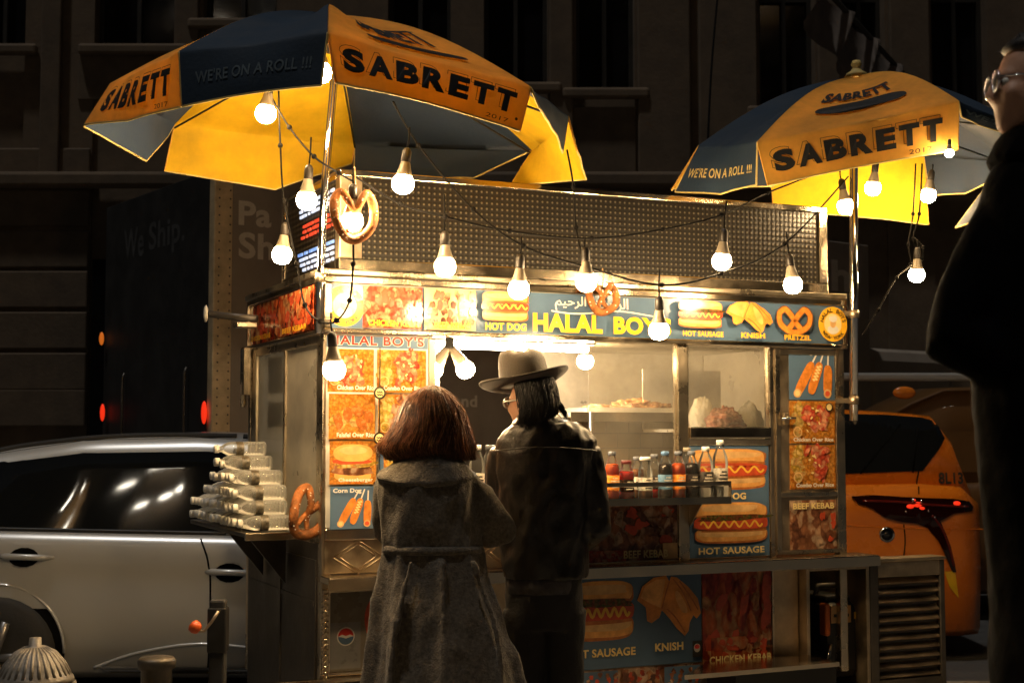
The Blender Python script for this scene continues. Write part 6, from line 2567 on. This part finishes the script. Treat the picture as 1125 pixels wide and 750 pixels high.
# hair: shoulder length, tucked behind, one lock hanging to the right
HM = [(412, 560, 606, .085), (425, 561, 611, .10), (438, 564, 612, .105), (450, 567, 611, .098), (462, 570, 608, .085), (474, 574, 604, .07)]


def mpath(th, t, off):
    x = max(0, min(.9999, t)) * (len(HM) - 1)
    i = int(x)
    f = x - i
    q = [a + (c - a) * f for a, c in zip(HM[i], HM[min(i + 1, len(HM) - 1)])]
    if t > 1:
        q[0] += (t - 1) * 60
    a, c = P(q[1], q[0]), P(q[2], q[0])
    cx, rx = (a.x + c.x) / 2, (c.x - a.x) / 2
    off = off * (1 + .05 * noise.noise(Vector((math.cos(th) * 3, math.sin(th) * 3, t * 2.5))) * min(1, t * 2))
    return Vector((cx + rx * math.cos(th) * off, .0 + q[3] * math.sin(th) * off, a.z))


LKF = lambda th: -.8 * PI < ((th + PI) % (2 * PI) - PI) < .28 * PI
b = MB()
TH = [-.80 * PI + 1.08 * PI * k / 30 for k in range(31)]
outer = [[mpath(t, i / 15, 1.0 + .015 * math.sin(9 * t + i * .4)) for t in TH] for i in range(16)]
inner_ = [[mpath(t, i / 15, .86) for t in TH[::-1]] for i in range(16)]
b.rings([o + n_ for o, n_ in zip(outer, inner_)], M['hair_dark'])
rnd = random.Random(8)


def mp2(th, t, off):
    return mpath(-.80 * PI + 1.08 * PI * ((th % (2 * PI)) / (2 * PI)), t, off)


strands(b, mp2, 1000, M['hair_dark'], .0013, 9, .04)
for i in range(60):
    a, c = P(607 + rnd.uniform(-2, 3), 440 + rnd.uniform(-5, 5), -.03), P(622 + rnd.uniform(-3, 2), 456 + rnd.uniform(-3, 5), -.06)
    b.tube([a, a.lerp(c, .5) + Vector((.006, -.004, rnd.uniform(-.004, .006))), c], [.0015, .0015, .0006], M['hair_dark'], 3, False)
b.build('hair', m.root)
# hat
hc = P(577, 420, .01)
hx = (P(626, 409) - P(528, 428))
roll = math.atan2(hx.z, hx.x)
HMx = Matrix.Translation(hc) @ Matrix.Rotation(-roll, 4, 'Y') @ Matrix.Rotation(R(-6), 4, 'X')
b = MB()
vs, fs = [], []
n, nr = 64, 7
for j in range(nr + 1):
    t = j / nr
    for k in range(n):
        a = 2 * PI * k / n
        rx, ry = .098 + (.182 - .098) * t, .112 + (.188 - .112) * t
        lift = .030 * t ** 2 * abs(math.cos(a)) ** 2 - .008 * t * (math.sin(a))
        vs.append(HMx @ Vector((rx * math.cos(a), ry * math.sin(a), lift)))
top = len(vs)
for v in vs[:]:
    vs.append(v + Vector((0, 0, -.006)))
for j in range(nr):
    for k in range(n):
        k2 = (k + 1) % n
        fs.append((j * n + k, (j + 1) * n + k, (j + 1) * n + k2, j * n + k2))
        fs.append((top + j * n + k2, top + (j + 1) * n + k2, top + (j + 1) * n + k, top + j * n + k))
fs += [(nr * n + k, top + nr * n + k, top + nr * n + (k + 1) % n, nr * n + (k + 1) % n) for k in range(n)]
b.add(vs, fs, M['felt'], True)
hat_brim = b.build('hat', m.root)
b = MB()
rg = []
for z, rx, ry, xo in ((-.004, .099, .113, 0), (.02, .099, .113, 0), (.05, .098, .110, .001), (.08, .095, .104, .002), (.105, .090, .096, .003), (.122, .082, .086, .003), (.130, .068, .070, .003), (.128, .045, .05, .003), (.118, .02, .028, .003)):
    r1 = []
    for k in range(48):
        a = 2 * PI * k / 48
        pinch = 1 - .18 * max(0, math.sin(a)) ** 2 * max(0, (z - .05) / .08)
        dip = -.016 * max(0, (z - .1) / .03) * (math.cos(a) ** 2 < .25) * 1.0
        r1.append(HMx @ Vector((xo + rx * math.cos(a) * pinch, ry * math.sin(a), z + dip + .010 * max(0, z / .13) * (-math.cos(a)))))
    rg.append(r1)
b.rings(rg, M['felt'])
cr_ = b.build('hat_crown', hat_brim)
b = MB()
b.rings([[HMx @ Vector((rx * math.cos(2 * PI * k / 48), ry * math.sin(2 * PI * k / 48), z)) for k in range(48)] for z, rx, ry in ((.004, .100, .114), (.005, .1025, .1165), (.018, .1022, .1162), (.019, .099, .113))], M['felt_band'])
b.build('hat_band', hat_brim)
# white wide-framed glasses at the side of the face
b = MB()
for sx in (-1, 1):
    b.tube([hm @ Vector((sx * .031 + .026 * math.cos(t), .098, .020 * math.sin(t))) for t in [2 * PI * i / 16 for i in range(17)]], .004, M['paper'], 6)
    b.ball(hm @ Vector((sx * .031, .097, .0)), (.022, .006, .018), M['lens'], 8, hm.to_3x3())
    b.tube([hm @ Vector((sx * .058, .095, .004)), hm @ Vector((sx * .076, .06, .006)), hm @ Vector((sx * .08, -.02, .006))], .003, M['paper'], 6)
b.build('glasses', m.root)

# ---------------------------------------------------------------- dark bystander at the right edge
DK = 3.0
k_ = Pers(1168, DK, 'dark silhouetted bystander in a black coat and glasses at the right edge, looking left')
P = k_.p
GZ = .55                      # height of the stone step under the feet
b = MB()
b.rings([k_.ring(v, ua, ub, ry, .0) for v, ua, ub, ry in ((150, 1120, 1172, .055), (185, 1118, 1178, .06), (215, 1098, 1222, .09), (260, 1092, 1236, .11), (380, 1104, 1226, .11), (470, 1110, 1220, .105), (560, 1112, 1222, .11), (620, 1120, 1214, .10))], M['skin'])
for sx in (-1, 1):
    cxl = P(1168, 600).x + sx * .07
    b.tube([(cxl, .0, P(1168, 590).z), (cxl, .0, GZ + .46), (cxl, .0, GZ + .3), (cxl, .0, GZ + .08), (cxl, .0, GZ + .06)], [.06, .05, .046, .04, .04], M['skin'], 14)
    b.tube([(cxl + .06, -.0, GZ + .05), (cxl - .03, 0, GZ + .05), (cxl - .15, 0, GZ + .035), (cxl - .2, 0, GZ + .03)], [.036, .042, .04, .024], M['skin'], 12)
armsK = {}
for sx, sh, el, wr in ((-1, P(1106, 232, 0), P(1052, 372, .0), P(1140, 420, -.10)), (1, P(1226, 235, 0), P(1246, 390, -.02), P(1180, 430, -.16))):
    b.tube([sh, sh.lerp(el, .5), el, el.lerp(wr, .5), wr], [.056, .05, .045, .038, .03], M['skin'], 14)
    hand(b, wr, (.9 * -sx, -.3, .25), (0, -.3, 1), 1.05, .8, sx)
    armsK[sx] = (sh, el, wr)
hk = head(b, P(1142, 96, 0), R(86), R(4), .98)
body = b.build('body', k_.root)
remesh(body, .0085, 5)
eyes(hk, k_.root)
b = MB()
rg = [(172, 1100, 1205, .09), (200, 1086, 1235, .12), (240, 1074, 1252, .14), (300, 1066, 1258, .15), (400, 1068, 1252, .155), (500, 1078, 1248, .15), (600, 1088, 1246, .155), (700, 1094, 1250, .16), (800, 1096, 1254, .165), (860, 1096, 1256, .165)]
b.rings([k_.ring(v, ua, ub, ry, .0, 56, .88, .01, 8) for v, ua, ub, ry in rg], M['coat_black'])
for sx in (-1, 1):
    sh, el, wr = armsK[sx]
    cu = el.lerp(wr, .85)
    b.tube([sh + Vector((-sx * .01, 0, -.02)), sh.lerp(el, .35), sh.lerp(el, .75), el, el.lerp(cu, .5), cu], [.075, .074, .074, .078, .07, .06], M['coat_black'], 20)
c_ = b.build('coat', k_.root)
remesh(c_, .011, 3, .5, (.008, 9, (1, 1, .8)))
b = MB()
b.rings([k_.ring(v, ua, ub, ry, .0, 40, .9) for v, ua, ub, ry in ((142, 1108, 1190, .085), (156, 1096, 1200, .10), (176, 1088, 1212, .12), (186, 1094, 1206, .11))], M['coat_black'])
c_ = b.build('collar', k_.root)
remesh(c_, .008, 2, .5, (.005, 12, (1, 1, 1)))
b = MB()
for sx in (-1, 1):
    cxl = P(1168, 600).x + sx * .07
    b.tube([(cxl, 0, P(1168, 660).z), (cxl, 0, GZ + .07)], [.066, .062], M['denim'], 16)
b.build('trousers', k_.root)
for sx in (-1, 1):
    cxl = P(1168, 600).x + sx * .07
    b = MB()
    b.tube([(cxl + .07, 0, GZ + .05), (cxl - .03, 0, GZ + .055), (cxl - .15, 0, GZ + .04), (cxl - .215, 0, GZ + .035)], [.042, .05, .048, .03], M['shoe'], 14)
    b.build('boot', k_.root)
b = MB()                      # short dark hair
HKm = hk
vs = []
bm = bmesh.new()
bmesh.ops.create_uvsphere(bm, u_segments=32, v_segments=20, radius=1)
for v in bm.verts:
    n = v.co.normalized()
    q = Vector((n.x * .084, -.012 + n.y * .108, .034 + n.z * .098))
    front = n.y > .55 and n.z < .45
    if front or n.z < -.55:
        q = Vector((n.x * .05, -.02 + n.y * .06, .03 + n.z * .06))
    q += n * .006 * noise.noise(n * 6)
    v.co = q
b.frombm(bm, M['hair_dark'], HKm, True)
rnd = random.Random(2)
for i in range(900):
    n = Vector((rnd.gauss(0, 1), rnd.gauss(0, 1), rnd.gauss(0, 1))).normalized()
    if n.z < -.3 or (n.y > .6 and n.z < .4):
        continue
    a = Vector((n.x * .082, -.012 + n.y * .106, .034 + n.z * .096))
    c = a + (n * .010 + Vector((rnd.uniform(-.01, .01), rnd.uniform(-.012, .006), rnd.uniform(-.012, .006))))
    b.tube([HKm @ a, HKm @ c], [.0012, .0005], M['hair_dark'], 3, False)
b.build('hair', k_.root)
b = MB()
for sx in (-1, 1):
    b.tube([hk @ Vector((sx * .033 + .027 * math.cos(t), .102, .022 * math.sin(t))) for t in [2 * PI * i / 16 for i in range(17)]], .003, M['chrome'], 6)
    b.ball(hk @ Vector((sx * .033, .1, 0)), (.024, .004, .020), M['lens'], 8, hk.to_3x3())
    b.tube([hk @ Vector((sx * .06, .1, .004)), hk @ Vector((sx * .078, .06, .006)), hk @ Vector((sx * .082, -.02, .004))], .0025, M['chrome'], 6)
b.build('glasses', k_.root)
b = MB()
q = W(1200, 480, DK)
b.box(q.x - .42, q.x + .6, q.y - .4, q.y + .4, 0.0, GZ, M['kerb'], .02)
tag(b.build('stone_step'), 'granite step block under the dark bystander', 'step')

# ================================================================== sky, overhead key light, camera
wd = bpy.data.worlds.new('World')
S.world = wd
wd.use_nodes = True
nt = wd.node_tree
sky = nt.nodes.new('ShaderNodeTexSky')
sky.sky_type = 'NISHITA'
sky.sun_disc = False
sky.sun_elevation = R(18)
sky.sun_rotation = R(200)
sky.altitude = 0
bg = nt.nodes['Background']
nt.links.new(sky.outputs[0], bg.inputs[0])
bg.inputs[1].default_value = SKY
sun = bpy.data.lights.new('overhead_key', 'SUN')  # overhead key standing in for unseen street lamps above
sun.energy = SUN
sun.color = (1, .95, .88)
sun.angle = R(2)
so = bpy.data.objects.new('overhead_key', sun)
COL.objects.link(so)
so.rotation_euler = (R(9), R(-12), 0)
so.location = (0, 0, 12)

cam = bpy.data.cameras.new('camera')
cam.lens = 50.0
cam.sensor_width = 36.0
cam.clip_end = 500
cam.clip_start = .05
co = bpy.data.objects.new('camera', cam)
COL.objects.link(co)
co.location = (0, 0, EYE)
co.rotation_euler = (R(90) + PITCH, 0, 0)
cam.dof.use_dof = True
cam.dof.focus_distance = 5.75
cam.dof.aperture_fstop = 5.6
S.camera = co
S.view_settings.view_transform = 'Standard'
S.view_settings.look = 'None'
S.view_settings.exposure = EXPO
S.view_settings.gamma = 1.0
S.view_settings.use_curve_mapping = False
cy = S.cycles
cy.max_bounces = 7
cy.diffuse_bounces = 3
cy.glossy_bounces = 4
cy.transparent_max_bounces = 24
cy.sample_clamp_indirect = 3.0
cy.caustics_reflective = False
cy.caustics_refractive = False
cy.use_denoising = True
cy.denoiser = 'OPENIMAGEDENOISE'
cy.use_adaptive_sampling = False
